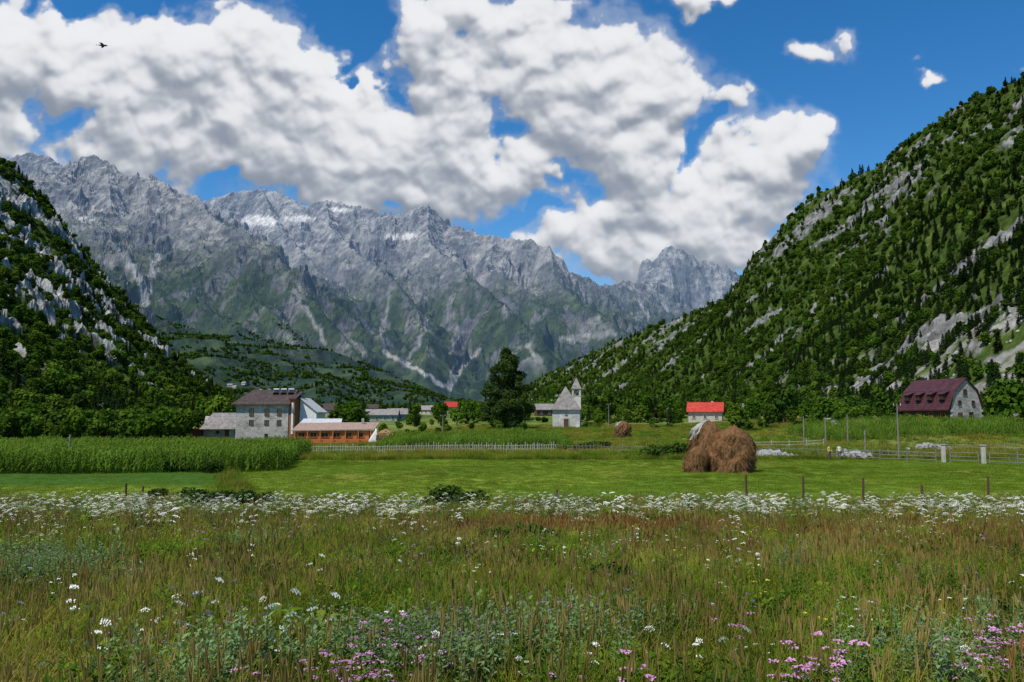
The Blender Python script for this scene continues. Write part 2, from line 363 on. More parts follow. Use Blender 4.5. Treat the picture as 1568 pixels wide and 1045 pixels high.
for pts,wd,am in [([(585,538),(620,556),(655,575),(690,598)],4,.9),([(690,598),(692,570),(700,555)],3.5,.8),([(735,535),(712,560),(690,590)],3.5,.7),
   ([(195,405),(215,430),(222,462)],8,.8),([(240,390),(230,430),(222,460)],6,.7),([(165,370),(200,400)],6,.4),
   ([(465,470),(485,500),(500,525)],5,.5),([(600,440),(590,500),(575,520)],4,.35),([(655,490),(640,530),(620,550)],4,.4),([(810,530),(825,555)],6,.5),
   ([(980,460),(992,485)],4,.7),([(860,520),(900,515),(940,510)],7,.4),([(540,520),(560,545)],4,.4),([(700,500),(690,540)],4,.35)]:
    scm=np.maximum(scm,streak(pts,wd,am))
colm=mix(colm,C(.34,.33,.31)*np.ones_like(colm),np.clip(scm,0,1))
snow=np.zeros(Xm.shape)
for (x,y,rx_,ry_) in [(400,338,34,8),(455,335,26,5),(520,322,16,4),(612,362,24,6),(130,335,14,4)]:
    snow=np.maximum(snow,ss(1.2,.7,np.hypot((PX-x)/rx_,(PY-y)/ry_)+1.1*nf))
colm=mix(colm,C(.52,.50,.46)*np.ones_like(colm),np.clip(snow,0,1)*.9)
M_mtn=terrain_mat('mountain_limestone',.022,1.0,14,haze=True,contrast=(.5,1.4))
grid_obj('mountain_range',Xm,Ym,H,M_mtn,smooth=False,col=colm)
def massif_z(x,y):
    a=x/y; i=(y-yv[0])/(yv[1]-yv[0]); j=(a-av[0])/(av[1]-av[0])
    i=np.clip(i,0,ny-1).astype(int); j=np.clip(j,0,na-1).astype(int)
    return H[i,j],near[i,j],slope[i,j]

# ------------------------------------------------------------ clouds on the sky dome
nA,nE=1700,720
azv=np.radians(np.linspace(-50,50,nA)); elv=np.radians(np.linspace(-1,41,nE))
AZ,EL=np.meshgrid(azv,elv)
dx_=np.sin(AZ)*np.cos(EL); dy_=np.cos(AZ)*np.cos(EL); dz_=np.sin(EL)
den=dy_*cp+dz_*sp; QX=CX+F*dx_/den; QY=CY-F*(dz_*cp-dy_*sp)/den
blobs=[(20,90,90,60),(20,215,70,60),(150,110,130,85),(300,60,120,60),(410,150,140,90),(250,205,190,70),(500,120,60,60),(500,235,150,65),(390,250,130,45),(640,45,75,60),(690,140,100,85),(690,250,150,52),(640,200,110,70),
 (840,60,95,60),(900,150,130,105),(1000,130,70,68),(960,235,120,70),(940,330,160,62),(1195,235,88,54),(1130,290,140,60),(880,375,80,32),(1060,375,130,48),(1105,165,42,22),(800,270,60,45),(20,30,50,40),(730,20,80,40),(560,290,70,30),(440,290,40,12),(1250,215,34,30),(1000,410,150,36),(640,295,90,24),(930,400,80,26),
 (1085,0,50,12),(1245,62,34,24),(1440,128,24,9),(150,270,60,20),(-150,150,180,120),(1560,95,20,8)]
holes=[(95,10,80,28),(200,0,100,18),(515,22,62,42),(550,85,24,34),(105,190,32,24),(345,287,48,16),(765,190,28,30),(800,340,58,18),(862,297,36,14),(1052,225,28,24),(600,300,30,11),(1080,196,18,14),(575,140,18,22)]
wX=QX+80*fbm(QX/140,QY/130,2,220)+24*fbm(QX/50,QY/46,2,200)+12*fbm(QX/18,QY/17,3,205)
wY=QY+55*fbm(QX/140,QY/130,2,230)+22*fbm(QX/50,QY/46,2,210)+11*fbm(QX/18,QY/17,3,215)
def body(x,y):
    inv=np.ones(x.shape)
    for (bx,by,a,b) in blobs: inv*=1-.94*np.exp(-1.0*(((x-bx)/a)**2+((y-by)/b)**2)**1.2)
    S=1-inv
    for (bx,by,a,b) in holes: S=S-.8*np.exp(-(((x-bx)/a)**2+((y-by)/b)**2))
    return S
S=body(wX,wY)
def puffs(x,y,o,seed,g=.5):
    s=0;a=1;n=0
    for i in range(o):
        s=s+a*np.abs(perlin(x*1.9**i,y*1.9**i,seed+i))*1.6; n+=a; a*=g
    return s/n
vX=QX+14*fbm(QX/40,QY/40,3,201); vY=QY+12*fbm(QX/40,QY/40,3,202)
pf=puffs(vX/88,vY/70,5,240,.52)
fb=fbm(QX/55,QY/46,7,280,.56)
fld=S-.42+.36*(pf-.42)+.42*fb
alpha=ss(-.05,.22,fld)
thin=ss(-.45,.1,fld+.25*fbm(QX/90,QY/40,6,290))*.32*ss(.0,.3,S)
def off(A,py_,px_):
    oi=int(round(py_/(F*math.radians(42)/nE))); oj=int(round(px_/(F*math.radians(100)/nA)))
    B_=A.copy(); B_[:nE-oi,:nA-oj]=A[oi:,oj:]
    return B_
def blur(A,k):
    for ax in(0,1):
        c=np.cumsum(np.concatenate([np.repeat(np.take(A,[0],axis=ax),k+1,axis=ax),A,np.repeat(np.take(A,[-1],axis=ax),k,axis=ax)],axis=ax),axis=ax)
        n_=A.shape[ax]; A=(np.take(c,np.arange(2*k+1,2*k+1+n_),axis=ax)-np.take(c,np.arange(0,n_),axis=ax))/(2*k+1)
    return A
thick=ss(-.05,.9,fld)
tb0=blur(thick+.45*pf*alpha,2); tb1=blur(blur(blur(thick+.25*pf*alpha,4),4),3); tb2=blur(blur(blur(ss(0,.7,fld),15),15),15)
lit=.56+.75*(tb0-off(tb0,8,3))+.80*(tb1-off(tb1,20,5))+.75*(tb2-off(tb2,55,12))+.50*fbm(QX/150,QY/75,4,330)+.30*(pf-.42)-.12*ss(.3,1.,tb2)
lit=1/(1+np.exp(-4.2*(lit-.5)))
lit=np.clip(lit+.10*(1-alpha),.0,1)
cc=mix(np.ones(QX.shape+(3,))*C(.25,.29,.36),C(.86,.87,.89)*np.ones(QX.shape+(3,)),lit)
al=np.clip(np.maximum(alpha*.985,thin),0,1)
edge=ss(-1,1.5,np.degrees(EL))*ss(41,38,np.degrees(EL))*ss(50,46,np.abs(np.degrees(AZ)))
al=al*edge
colc=np.concatenate([cc,al[...,None]],-1)
m=bpy.data.materials.new('cloud_sky'); m.use_nodes=True; nt=m.node_tree; nt.nodes.clear()
at=N(nt,'ShaderNodeAttribute',attribute_name='Col'); em=N(nt,'ShaderNodeEmission'); tr_=N(nt,'ShaderNodeBsdfTransparent'); mx=N(nt,'ShaderNodeMixShader'); out=N(nt,'ShaderNodeOutputMaterial')
nt.links.new(at.outputs['Color'],em.inputs[0]); nt.links.new(at.outputs['Alpha'],mx.inputs[0]); nt.links.new(tr_.outputs[0],mx.inputs[1]); nt.links.new(em.outputs[0],mx.inputs[2]); nt.links.new(mx.outputs[0],out.inputs[0])
m.cycles.emission_sampling='NONE'
R=16000
grid_obj('sky',dx_*R,dy_*R,dz_*R,m,smooth=True,col=colc)

# ------------------------------------------------------------ plant sources
def blades(n,rad,h,w,lean,rs,jit=.35,seg=2,curl=.5):
    V=[];Fs=[]
    for i in range(n):
        r=rad*math.sqrt(rs.random()); th=rs.random()*6.283; bx,by=r*math.cos(th),r*math.sin(th)
        hh=h*(1-jit+2*jit*rs.random()); ln=lean*(.3+rs.random())*hh; ld=rs.random()*6.283; lx_,ly_=math.cos(ld),math.sin(ld)
        wx_,wy_=-ly_*w/2,lx_*w/2; ww=[1,.85,.12] if seg==2 else [1,1,.7,.1]
        o=len(V)
        for k in range(seg+1):
            f=k/seg; c=f**(1+curl); V.append((bx+lx_*ln*c-wx_*ww[k],by+ly_*ln*c-wy_*ww[k],hh*f*(1-.2*lean*f))); V.append((bx+lx_*ln*c+wx_*ww[k],by+ly_*ln*c+wy_*ww[k],hh*f*(1-.2*lean*f)))
        for k in range(seg): Fs.append((o+2*k,o+2*k+1,o+2*k+3,o+2*k+2))
    return V,Fs
def leafcloud(lobes,n,size,rs,flat=.5,shell=.55):
    lob=np.array(lobes); wgt=(lob[:,3]*lob[:,4]*lob[:,5])**.66; idx=rs.choice(len(lob),n,p=wgt/wgt.sum())
    d=rs.normal(size=(n,3)); d/=np.linalg.norm(d,axis=1)[:,None]
    r=shell+(1-shell)*rs.random(n)**.7; r*=1+.12*rs.normal(size=n)
    c=lob[idx,:3]+d*lob[idx,3:6]*r[:,None]
    nrm=d*.8+rs.normal(size=(n,3))*.65; nrm[:,2]+=flat; nrm/=np.linalg.norm(nrm,axis=1)[:,None]
    a=np.cross(nrm,rs.normal(size=(n,3))); a/=np.linalg.norm(a,axis=1)[:,None]; b=np.cross(nrm,a)
    s=size*(.6+.8*rs.random(n))[:,None]
    V=np.stack([c-a*s-b*s*.5,c+a*s*.6-b*s*.7,c+a*s+b*s*.5,c-a*s*.5+b*s*.8],1).reshape(-1,3)
    return V,np.arange(4*n).reshape(n,4)
def join(parts):
    V=[];Fs=[];M=[]
    o=0
    for v,f,mi in parts:
        v=np.asarray(v,float).reshape(-1,3); f=np.asarray(f)
        V.append(v); Fs.append(f+o); M.append(np.full(len(f),mi)); o+=len(v)
    return np.concatenate(V),np.concatenate(Fs),np.concatenate(M)
def tubeq(p0,p1,r0,r1,n=5):
    v,f=tube(p0,p1,r0,r1,n); return [tuple(q) for q in v],f[:n]
M_bark=noisy('bark',(.06,.045,.032),(.13,.10,.075),6,bump=.6)
G_dec=foliage('leaves_broad',[(.040,.092,.009),(.066,.13,.012),(.10,.165,.016),(.052,.105,.014),(.034,.072,.012)],.3,.03)
G_con=foliage('needles_pine',[(.018,.043,.012),(.030,.062,.015),(.023,.050,.013)],.15,.03)
G_big=foliage('leaves_linden',[(.045,.08,.018)],.25,.25,.55,1.5)
G_shr=foliage('leaves_shrub',[(.035,.07,.013),(.07,.12,.02)],.25,.3)
rs=np.random.default_rng(5)
def dec_src(name,h,w,n,size,mat):
    lob=[]; k=9
    for i in range(k):
        th=rs.random()*6.28; rr=w*.28*rs.random()**.5; z=h*(.38+.45*rs.random())
        s=w*(.22+.12*rs.random())*(1.15-.5*(z/h-.38)); lob.append((rr*math.cos(th),rr*math.sin(th),z,s,s,s*1.0))
    lob.append((0,0,h*.82,w*.2,w*.2,h*.17))
    V,Fc=leafcloud(lob,n,size,rs)
    parts=[(V,Fc,0)]
    v,f=tubeq((0,0,-.6),(.1,0,h*.55),h*.028,h*.014); parts.append((v,f,1))
    for i in range(5):
        l=lob[i]; v,f=tubeq((0,0,h*(.2+.06*i)),(l[0],l[1],l[2]),h*.012,h*.005,4); parts.append((v,f,1))
    V,Fc,M=join(parts); return bpy.data.objects.new(name,np_mesh(name,V,Fc,[mat,M_bark],M))
def con_src(name,h,w,n,size,mat):
    z=rs.random(n)**.75; tier=(np.floor(z*9)+rs.random(n)**1.6)/9; zz=h*(.1+.9*tier); r=w/2*(1-tier)**.85*(.35+.65*rs.random(n))+.05
    th=rs.random(n)*6.283; c=np.stack([r*np.cos(th),r*np.sin(th),zz-.12*r],1)
    out=np.stack([np.cos(th),np.sin(th),np.full(n,-.35)],1); side=np.stack([-np.sin(th),np.cos(th),rs.normal(size=n)*.3],1)
    s=size*(.5+.8*rs.random(n))[:,None]*(1.2-.6*tier)[:,None]
    V=np.stack([c-side*s*.45,c+out*s*.2+side*s*.5,c+out*s,c-out*s*.4],1).reshape(-1,3)
    parts=[(V,np.arange(4*n).reshape(n,4),0)]; v,f=tubeq((0,0,-.6),(0,0,h*.95),h*.018,h*.003); parts.append((v,f,1))
    V,Fc,M=join(parts); return bpy.data.objects.new(name,np_mesh(name,V,Fc,[mat,M_bark],M))
def shrub_src(name,h,w,n,size,mat):
    lob=[(w*.25*rs.normal(),w*.25*rs.normal(),h*(.25+.4*rs.random()),w*.25,w*.25,h*.28) for _ in range(7)]
    V,Fc=leafcloud(lob,n,size,rs,shell=.3); parts=[(V,Fc,0)]
    for l in lob: v,f=tubeq((0,0,-.2),l[:3],.04,.015,4); parts.append((v,f,1))
    V,Fc,M=join(parts); return bpy.data.objects.new(name,np_mesh(name,V,Fc,[mat,M_bark],M))
decs=[dec_src('broadleaf_tree_src_%d'%i,8,[6.2,5,7][i],650,.48,G_dec) for i in range(3)]
cons=[con_src('conifer_src_%d'%i,10,[4,3.2][i],600,.82,G_con) for i in range(2)]
shrs=[shrub_src('shrub_src_%d'%i,1.6,2.2,1500,.085,G_shr) for i in range(2)]
bushs=[shrub_src('bush_src_%d'%i,3,4.2,500,.33,G_dec) for i in range(2)]

def scatter(name,pts,scl,rot,idx,sources):
    col_=bpy.data.collections.new(name+'_kinds')
    for i,s in enumerate(sources):
        s2=s.copy(); s2.name='%s_kind_%02d'%(name,i); col_.objects.link(s2)
    me=bpy.data.meshes.new(name); n=len(pts); me.vertices.add(n); me.vertices.foreach_set('co',np.asarray(pts,np.float32).ravel())
    a=me.attributes.new('scl','FLOAT_VECTOR','POINT'); a.data.foreach_set('vector',np.asarray(scl,np.float32).ravel())
    a=me.attributes.new('rot','FLOAT_VECTOR','POINT'); a.data.foreach_set('vector',np.asarray(rot,np.float32).ravel())
    a=me.attributes.new('idx','INT','POINT'); a.data.foreach_set('value',np.asarray(idx,np.int32))
    ob=link(bpy.data.objects.new(name,me))
    ng=bpy.data.node_groups.new(name,'GeometryNodeTree'); ng.interface.new_socket('Geometry',in_out='INPUT',socket_type='NodeSocketGeometry'); ng.interface.new_socket('Geometry',in_out='OUTPUT',socket_type='NodeSocketGeometry')
    gi=ng.nodes.new('NodeGroupInput'); go=ng.nodes.new('NodeGroupOutput'); ip=ng.nodes.new('GeometryNodeInstanceOnPoints'); ci=ng.nodes.new('GeometryNodeCollectionInfo')
    ci.inputs['Collection'].default_value=col_; ci.inputs['Separate Children'].default_value=True; ci.inputs['Reset Children'].default_value=True
    L=ng.links.new; L(gi.outputs[0],ip.inputs['Points']); L(ci.outputs[0],ip.inputs['Instance']); ip.inputs['Pick Instance'].default_value=True
    for nm,ty,so_ in(('scl','FLOAT_VECTOR','Scale'),('rot','FLOAT_VECTOR','Rotation'),('idx','INT','Instance Index')):
        na_=ng.nodes.new('GeometryNodeInputNamedAttribute'); na_.data_type=ty; na_.inputs['Name'].default_value=nm; L(na_.outputs['Attribute'],ip.inputs[so_])
    L(ip.outputs[0],go.inputs[0]); md=ob.modifiers.new('scatter','NODES'); md.node_group=ng
    return ob
def rots(n,tilt=.08): return np.stack([rng.normal(size=n)*tilt,rng.normal(size=n)*tilt,rng.random(n)*6.283],1)

# ------------------------------------------------------------ forests on hills
FP=[];FS=[];FI=[]
for side in(1,-1):
    for (y0,y1,sp_,sc) in((90,420,4.2,.72),(420,900,4.8,.9),(900,1500,6.2,1.08),(1500,2800,8.4,1.3)):
        fx=RF if side>0 else LF
        wdt=480 if side>0 else 420
        n=int(wdt*(y1-y0)/(sp_**2))
        Yp=rng.uniform(y0,y1,n); xf=np.interp(Yp,*fx); Xp=xf+side*rng.uniform(0,wdt,n)
        if side<0 and y0>=1500: Xp=xf-rng.uniform(0,300,n)
        a=Xp/Yp; keep=(np.abs(a)<.74)
        Xp=Xp[keep];Yp=Yp[keep]
        z,t,rock=hill(Xp,Yp,side)
        dn=fbm(Xp/45,Yp/45,3,400)
        keep=(t>0.0)&(t<1.08)&(rng.random(len(Xp))>rock*(.78 if side>0 else .93))&(rng.random(len(Xp))<1.25+.9*dn)
        if side>0:
            sc_=ss(.02,.05,t)*ss(.20,.12,t)*ss(.02,.2,fbm(Xp/18,Yp/30,4,61)+.04)*ss(800,400,Yp)
            keep&=(rng.random(len(Xp))>sc_*.75)
        Xp=Xp[keep];Yp=Yp[keep];z=z[keep];t=t[keep];dn=fbm(Xp/90,Yp/90,3,420)
        m_=len(Xp); s=sc*(.45+.75*rng.random(m_))
        pc=np.clip(.08+.65*ss(.05,.35,dn)+(.6*ss(750,450,Yp)*ss(.6,.1,np.abs(t-.35)) if side>0 else 0),0,.85)
        r=rng.random(m_); idx=np.where(r<pc,3+rng.integers(0,2,m_),np.where(rng.random(m_)<.3,5+rng.integers(0,2,m_),rng.integers(0,3,m_)))
        FP.append(np.stack([Xp,Yp,z-.2],1)); FS.append(np.stack([s,s,s*(.8+.4*rng.random(m_))],1)); FI.append(idx)
FP=np.concatenate(FP);FS=np.concatenate(FS);FI=np.concatenate(FI)
scatter('hillside_forest',FP,FS,rots(len(FP),.05),FI,decs+cons+bushs)
n=20000; Yp=rng.uniform(1400,3300,n); Xp=rng.uniform(-.60,.1,n)*Yp
z,nr,slp=massif_z(Xp,Yp); keep=(slp<.9)&(fbm(Xp/120,Yp/120,3,500)>-.12)&(z>gz(Xp,Yp)-8)
Xp=Xp[keep];Yp=Yp[keep];z=z[keep];m_=len(Xp); s=.8+.8*rng.random(m_)
scatter('valley_slope_forest',np.stack([Xp,Yp,z-1],1),np.stack([s*1.2,s*1.2,s],1),rots(m_,.03),np.where(rng.random(m_)<.35,3+rng.integers(0,2,m_),rng.integers(0,3,m_)),decs+cons)

# valley-floor trees
def lane(px): return ray(px,640)[0]
excl=[(355,495,300),(290,385,300),(812,897,420),(1040,1112,235),(1392,1515,210),(495,515,700),(560,625,700),(680,705,900),(640,670,700),(440,580,250)]
VP=[];VI=[];VS=[]
def addtrees(x,y,s,i):
    VP.append((x,y,g1(x,y)-.1)); VS.append((s,s,s*random.uniform(.85,1.15))); VI.append(i)
for _ in range(5600):
    Y=230*math.exp(random.random()**.8*math.log(1500/230)); 
    xl=np.interp(Y,*LF)-5; xr=np.interp(Y,*RF)+5; X=random.uniform(max(xl,-.7*Y),min(xr,.7*Y)); px=CX+F*X/Y
    if any(a<px<b and Y<m_ for a,b,m_ in excl): continue
    if float(fbm(np.array(X/60),np.array(Y/60),3,55))< -.10: continue
    i=random.choice([0,1,2,0,1,2,3,4,5,6]); addtrees(X,Y,random.uniform(.4,1.0)*(1.0 if Y>300 else .75),i)
for _ in range(330):
    Y=random.uniform(150,240); px=random.uniform(-60,300); X=lane(px)*Y
    if px>285 and Y<200: continue
    addtrees(X,Y,random.uniform(.35,.85),random.choice([0,1,2,5,6,0]))
for _ in range(170):
    Y=random.uniform(165,240); px=random.uniform(1120,1700); X=lane(px)*Y
    addtrees(X,Y,random.uniform(.3,.75),random.choice([0,1,2,5,6,5]))
for _ in range(60):
    Y=random.uniform(210,260); px=random.uniform(890,1040); X=lane(px)*Y
    addtrees(X,Y,random.uniform(.25,.5),random.choice([5,6,0]))
for _ in range(110): # bushes and orchard trees dotted over the far pastures
    Y=random.uniform(155,235); px=random.uniform(580,1380); X=lane(px)*Y
    if any(a-4<px<b+4 for a,b,m_ in((812,897,0),(1040,1112,0),(930,975,0))): continue
    addtrees(X,Y,random.uniform(.18,.48),random.choice([5,6,0,1]))
for (px,Y,s,i) in [(1200,175,.95,0),(1130,178,.7,2),(1385,168,.8,0),(1545,150,.95,2),(1530,158,.9,0),(1560,140,.7,5),(270,172,.8,5),(240,170,.8,0),(180,160,.9,2),(150,165,.8,0),(1025,200,.55,3),(700,230,.7,0),(715,240,.8,1),(830,235,.7,5),(900,215,.55,5),(915,212,.5,5),(545,220,.9,0),(520,235,.9,2),(340,240,1.2,0),(315,250,1.1,2)]:
    addtrees(lane(px)*Y,Y,s,i)
scatter('valley_trees',VP,VS,rots(len(VP),.04),VI,decs+cons+bushs)

# ------------------------------------------------------------ big linden tree
def big_tree(x,y,h,wd):
    z=g1(x,y); e=empty('linden_tree',(x,y,z)); r=np.random.default_rng(77)
    lob=[]
    for i in range(100):
        f=r.random()**1.05; zz=h*(.06+.88*f)
        prof=wd/2*np.interp(f,[0,.12,.3,.5,.7,.85,1],[.84,.97,1.0,.92,.74,.52,.16])*(1+.08*r.normal())
        th=i*2.4+r.random()*.6; rr=max(0,prof*(.55+.45*r.random())-wd*.06); s=wd*(.075+.05*r.random())*(1.2-.5*f)
        lob.append((rr*math.cos(th),rr*math.sin(th),zz,s,s,s*.8))
    for q in range(6): lob.append((0,0,h*(.14+.14*q),wd*(.32-.045*q),wd*(.32-.045*q),h*.12))
    V,Fc=leafcloud(lob,48000,.155,r,shell=.55)
    me=np_mesh('crown',V,Fc,[G_big]); link(bpy.data.objects.new('crown',me),e)
    tb=[((0,0,-.5),(0.1,0,h*.35),.6,.42),((.1,0,h*.35),(0,.1,h*.85),.42,.1)]
    for i in range(0,100,3): l=lob[i]; tb.append(((.05,0,max(1.0,l[2]*.6)),l[:3],.14,.04))
    tubes('trunk_and_limbs',e,tb,M_bark)
big_tree(-1.3,190,20.2,12.8)
for (px,Y,s) in [(700,40.5,1.0),(390,41,.8),(300,42,.75),(345,42.5,.6),(250,47,.5),(670,41.5,.5),(270,72,1.0),(310,74,1.0),(345,78,1.0),(385,82,1.0),(415,86,1.0),(440,90,.9),(325,70,.8),(1000,93,1.2),(1030,96,1.3),(1045,100,1.2),(1010,98,1.1),(890,112,.9),(905,114,1.0),(925,116,.9),(860,110,.7),(800,40,.35),(930,40.5,.3),(1300,42,.35),(1350,95,.7),(1180,100,.6),(1100,112,.9),(1125,118,1.0),
   (930,9.2,.26),(800,5.6,.17),(1300,6.2,.2),(1510,7,.22),(110,8,.17),(395,9.5,.22),(760,15,.3),(818,15.6,.34),(1420,12,.22),(1230,17,.28),(560,18,.28),(230,16,.28),(1010,25,.35),(620,27,.35)]:
    X=lane(px)*Y; o=shrs[int(px)%2].copy(); o.name='shrub'; o.location=(X,Y,g1(X,Y)); o.scale=(s*1.2,s*1.2,s); o.rotation_euler=(0,0,px*1.7); link(o)

# ------------------------------------------------------------ grass & flower kinds
def fmix(name,cols,tr=.4,ns=.5,lo=.65,hi=1.35): return foliage(name,cols,tr,ns,lo,hi)
g_green=fmix('grass_green',[(.085,.165,.012),(.13,.205,.018),(.175,.235,.026)])
g_yell=fmix('grass_yellow_green',[(.19,.21,.024),(.25,.24,.032),(.16,.20,.024)])
g_dry=fmix('grass_dry',[(.31,.23,.06),(.39,.29,.095),(.25,.19,.05)])
g_red=fmix('sorrel_brown',[(.29,.14,.045),(.35,.18,.06),(.23,.11,.035)])
g_mint=fmix('mint_leaves',[(.16,.25,.09),(.21,.30,.13),(.13,.21,.06)])
g_dark=fmix('herb_dark',[(.05,.11,.012),(.08,.145,.018)])
g_lawn=fmix('grass_mown',[(.12,.21,.016),(.16,.24,.022),(.16,.21,.024)],ns=.15,lo=.75,hi=1.22)
g_corn=fmix('maize_leaf',[(.10,.19,.02),(.14,.23,.03)],ns=.3)
m_white=noisy('petal_white',(.55,.55,.48),(.74,.74,.68),20,bump=0,detail=1)
m_cream=noisy('petal_cream',(.38,.40,.27),(.58,.58,.46),20,bump=0,detail=1)
m_pink=noisy('petal_pink',(.42,.16,.34),(.58,.30,.48),20,bump=0,detail=1)
m_purp=noisy('petal_purple',(.20,.10,.24),(.32,.18,.36),20,bump=0,detail=1)
m_yel=noisy('petal_yellow',(.62,.48,.05),(.7,.6,.1),20,bump=0,detail=1)
r1=random.Random(9)
def src(name,parts,mats):
    V,Fc,M=join(parts); return bpy.data.objects.new(name,np_mesh(name,V,Fc,mats,M))
def tuft(name,n,rad,h,w,lean,mat,hm=None,nh=0):
    parts=[(*blades(n,rad,h,w,lean,r1),0)]
    if nh:
        V=[];Fs=[]
        for i in range(nh):
            th=r1.random()*6.28; r=rad*r1.random(); x,y=r*math.cos(th),r*math.sin(th); hh=h*(1.0+.5*r1.random()); dx=.12*r1.uniform(-1,1);dy=.12*r1.uniform(-1,1)
            o=len(V); V+=[(x,y,0),(x+.003,y,0),(x+dx+.003,y+dy,hh),(x+dx,y+dy,hh)]; Fs.append((o,o+1,o+2,o+3))
            for q in range(2):
                c,s_=math.cos(q*1.57+th),math.sin(q*1.57+th); o=len(V); wq=.008
                V+=[(x+dx,y+dy,hh-.02),(x+dx+c*wq,y+dy+s_*wq,hh+.03),(x+dx*1.1,y+dy*1.1,hh+.09),(x+dx-c*wq,y+dy-s_*wq,hh+.03)]; Fs.append((o,o+1,o+2,o+3))
        parts.append((V,Fs,1))
    return src(name,parts,[mat,hm or mat])
def herb(name,h,nst,leafs,ls,mat,fm=None,fr=0.0,spread=.15):
    V=[];Fs=[];V2=[];F2=[]
    for i in range(nst):
        th=r1.random()*6.28; rr=spread*r1.random(); x0,y0=rr*math.cos(th),rr*math.sin(th); hh=h*(.6+.5*r1.random()); lx_,ly_=.15*h*r1.uniform(-1,1),.15*h*r1.uniform(-1,1)
        o=len(V); V+=[(x0,y0,0),(x0+.005,y0,0),(x0+lx_+.003,y0+ly_,hh),(x0+lx_,y0+ly_,hh)]; Fs.append((o,o+1,o+2,o+3))
        for j in range(leafs):
            f=(j+.6)/leafs; z=hh*f; x=x0+lx_*f; y=y0+ly_*f; t=j*2.4+r1.random()*.5; c,s_=math.cos(t),math.sin(t); l=ls*(1.15-.6*f)*(.7+.6*r1.random()); w_=l*.24
            o=len(V); V+=[(x,y,z),(x+c*l*.5-s_*w_,y+s_*l*.5+c*w_,z+l*.45),(x+c*l,y+s_*l,z+l*.6*r1.uniform(.2,1.4)),(x+c*l*.5+s_*w_,y+s_*l*.5-c*w_,z+l*.4)]; Fs.append((o,o+1,o+2,o+3))
        if fm and fr>0:
            xt,yt=x0+lx_,y0+ly_
            for j in range(9):
                a=r1.random()*6.28; r=fr*math.sqrt(r1.random()); x,y=xt+r*math.cos(a),yt+r*math.sin(a); z=hh+.01-r*.25; q=fr*.33
                o=len(V2); V2+=[(x-q,y-q*.3,z),(x+q*.2,y-q,z+.006),(x+q,y+q*.3,z),(x-q*.2,y+q,z+.008)]; F2.append((o,o+1,o+2,o+3))
    parts=[(V,Fs,0)]
    if F2: parts.append((V2,F2,1))
    return src(name,parts,[mat,fm or mat])
def umbel(name,h,nu,ur,stemmat,fm,nleaf=10,spread=.28):
    V=[];Fs=[];V2=[];F2=[]
    for i in range(nu):
        a=r1.random()*6.28; rr_=spread*h*math.sqrt(r1.random()); sx_=rr_*math.cos(a); sy_=rr_*math.sin(a); hh=h*(.5+.52*r1.random()); zb=hh*.45*r1.random()
        o=len(V); V+=[(0,0,zb),(.006,0,zb),(sx_+.004,sy_,hh),(sx_,sy_,hh)]; Fs.append((o,o+1,o+2,o+3))
        o=len(V); V+=[(0,0,zb),(0,.006,zb),(sx_,sy_+.004,hh),(sx_,sy_,hh)]; Fs.append((o,o+1,o+2,o+3))
        R_=ur*(.5+.7*r1.random()); tx,ty=r1.uniform(-.4,.4),r1.uniform(-.5,.3)
        for j in range(17):
            a2=j*2.4+r1.random()*.5; r=R_*math.sqrt((j+.5)/17); x,y=sx_+r*math.cos(a2),sy_+r*math.sin(a2); z=hh+.02-r*r/R_*.35+tx*(x-sx_)+ty*(y-sy_)+r1.uniform(-.004,.004); q=R_*.15*r1.uniform(.7,1.2)
            o=len(V2); V2+=[(x-q,y,z),(x,y-q,z-.006),(x+q,y,z),(x,y+q,z+.008)]; F2.append((o,o+1,o+2,o+3))
            if j%2: o=len(V); V+=[(sx_,sy_,hh-.03),(sx_+.002,sy_,hh-.03),(x+.002,y,z),(x,y,z)]; Fs.append((o,o+1,o+2,o+3))
    for j in range(nleaf):
        t=r1.random()*6.28; z=h*.6*r1.random(); c,s_=math.cos(t),math.sin(t); l=.12+.1*r1.random()
        o=len(V); V+=[(0,0,z),(c*l*.5-s_*.03,s_*l*.5+c*.03,z+l*.4),(c*l,s_*l,z+l*.3),(c*l*.5+s_*.03,s_*l*.5-c*.03,z+l*.4)]; Fs.append((o,o+1,o+2,o+3))
    return src(name,[(V,Fs,0),(V2,F2,1)],[stemmat,fm])
kinds=[
 tuft('k',40,.14,.24,.007,.8,g_green), tuft('k',36,.15,.30,.006,.8,g_green,nh=2,hm=g_yell),
 tuft('k',36,.14,.23,.006,.8,g_yell), tuft('k',30,.13,.30,.006,.7,g_yell,nh=4,hm=g_dry),
 tuft('k',30,.14,.27,.005,.8,g_dry,nh=5,hm=g_dry), tuft('k',26,.13,.20,.006,.9,g_dry),
 tuft('k',14,.13,.24,.006,.5,g_red,nh=14,hm=g_red),
 herb('k',.40,8,18,.06,g_mint), herb('k',.44,7,20,.052,g_mint,m_purp,.006),
 herb('k',.26,9,9,.075,g_dark), herb('k',.2,10,8,.08,g_green),
 umbel('k',1.0,9,.078,g_green,m_white,24), umbel('k',.9,9,.074,g_yell,m_cream,24), umbel('k',.5,3,.034,g_green,m_white,6,.2),
 herb('k',.42,6,6,.07,g_green,m_pink,.035), herb('k',.4,6,7,.06,g_green,m_purp,.02), herb('k',.3,5,5,.05,g_green,m_yel,.015), herb('k',.3,5,5,.05,g_green,m_white,.018)]
GP=[];GS=[];GI=[]
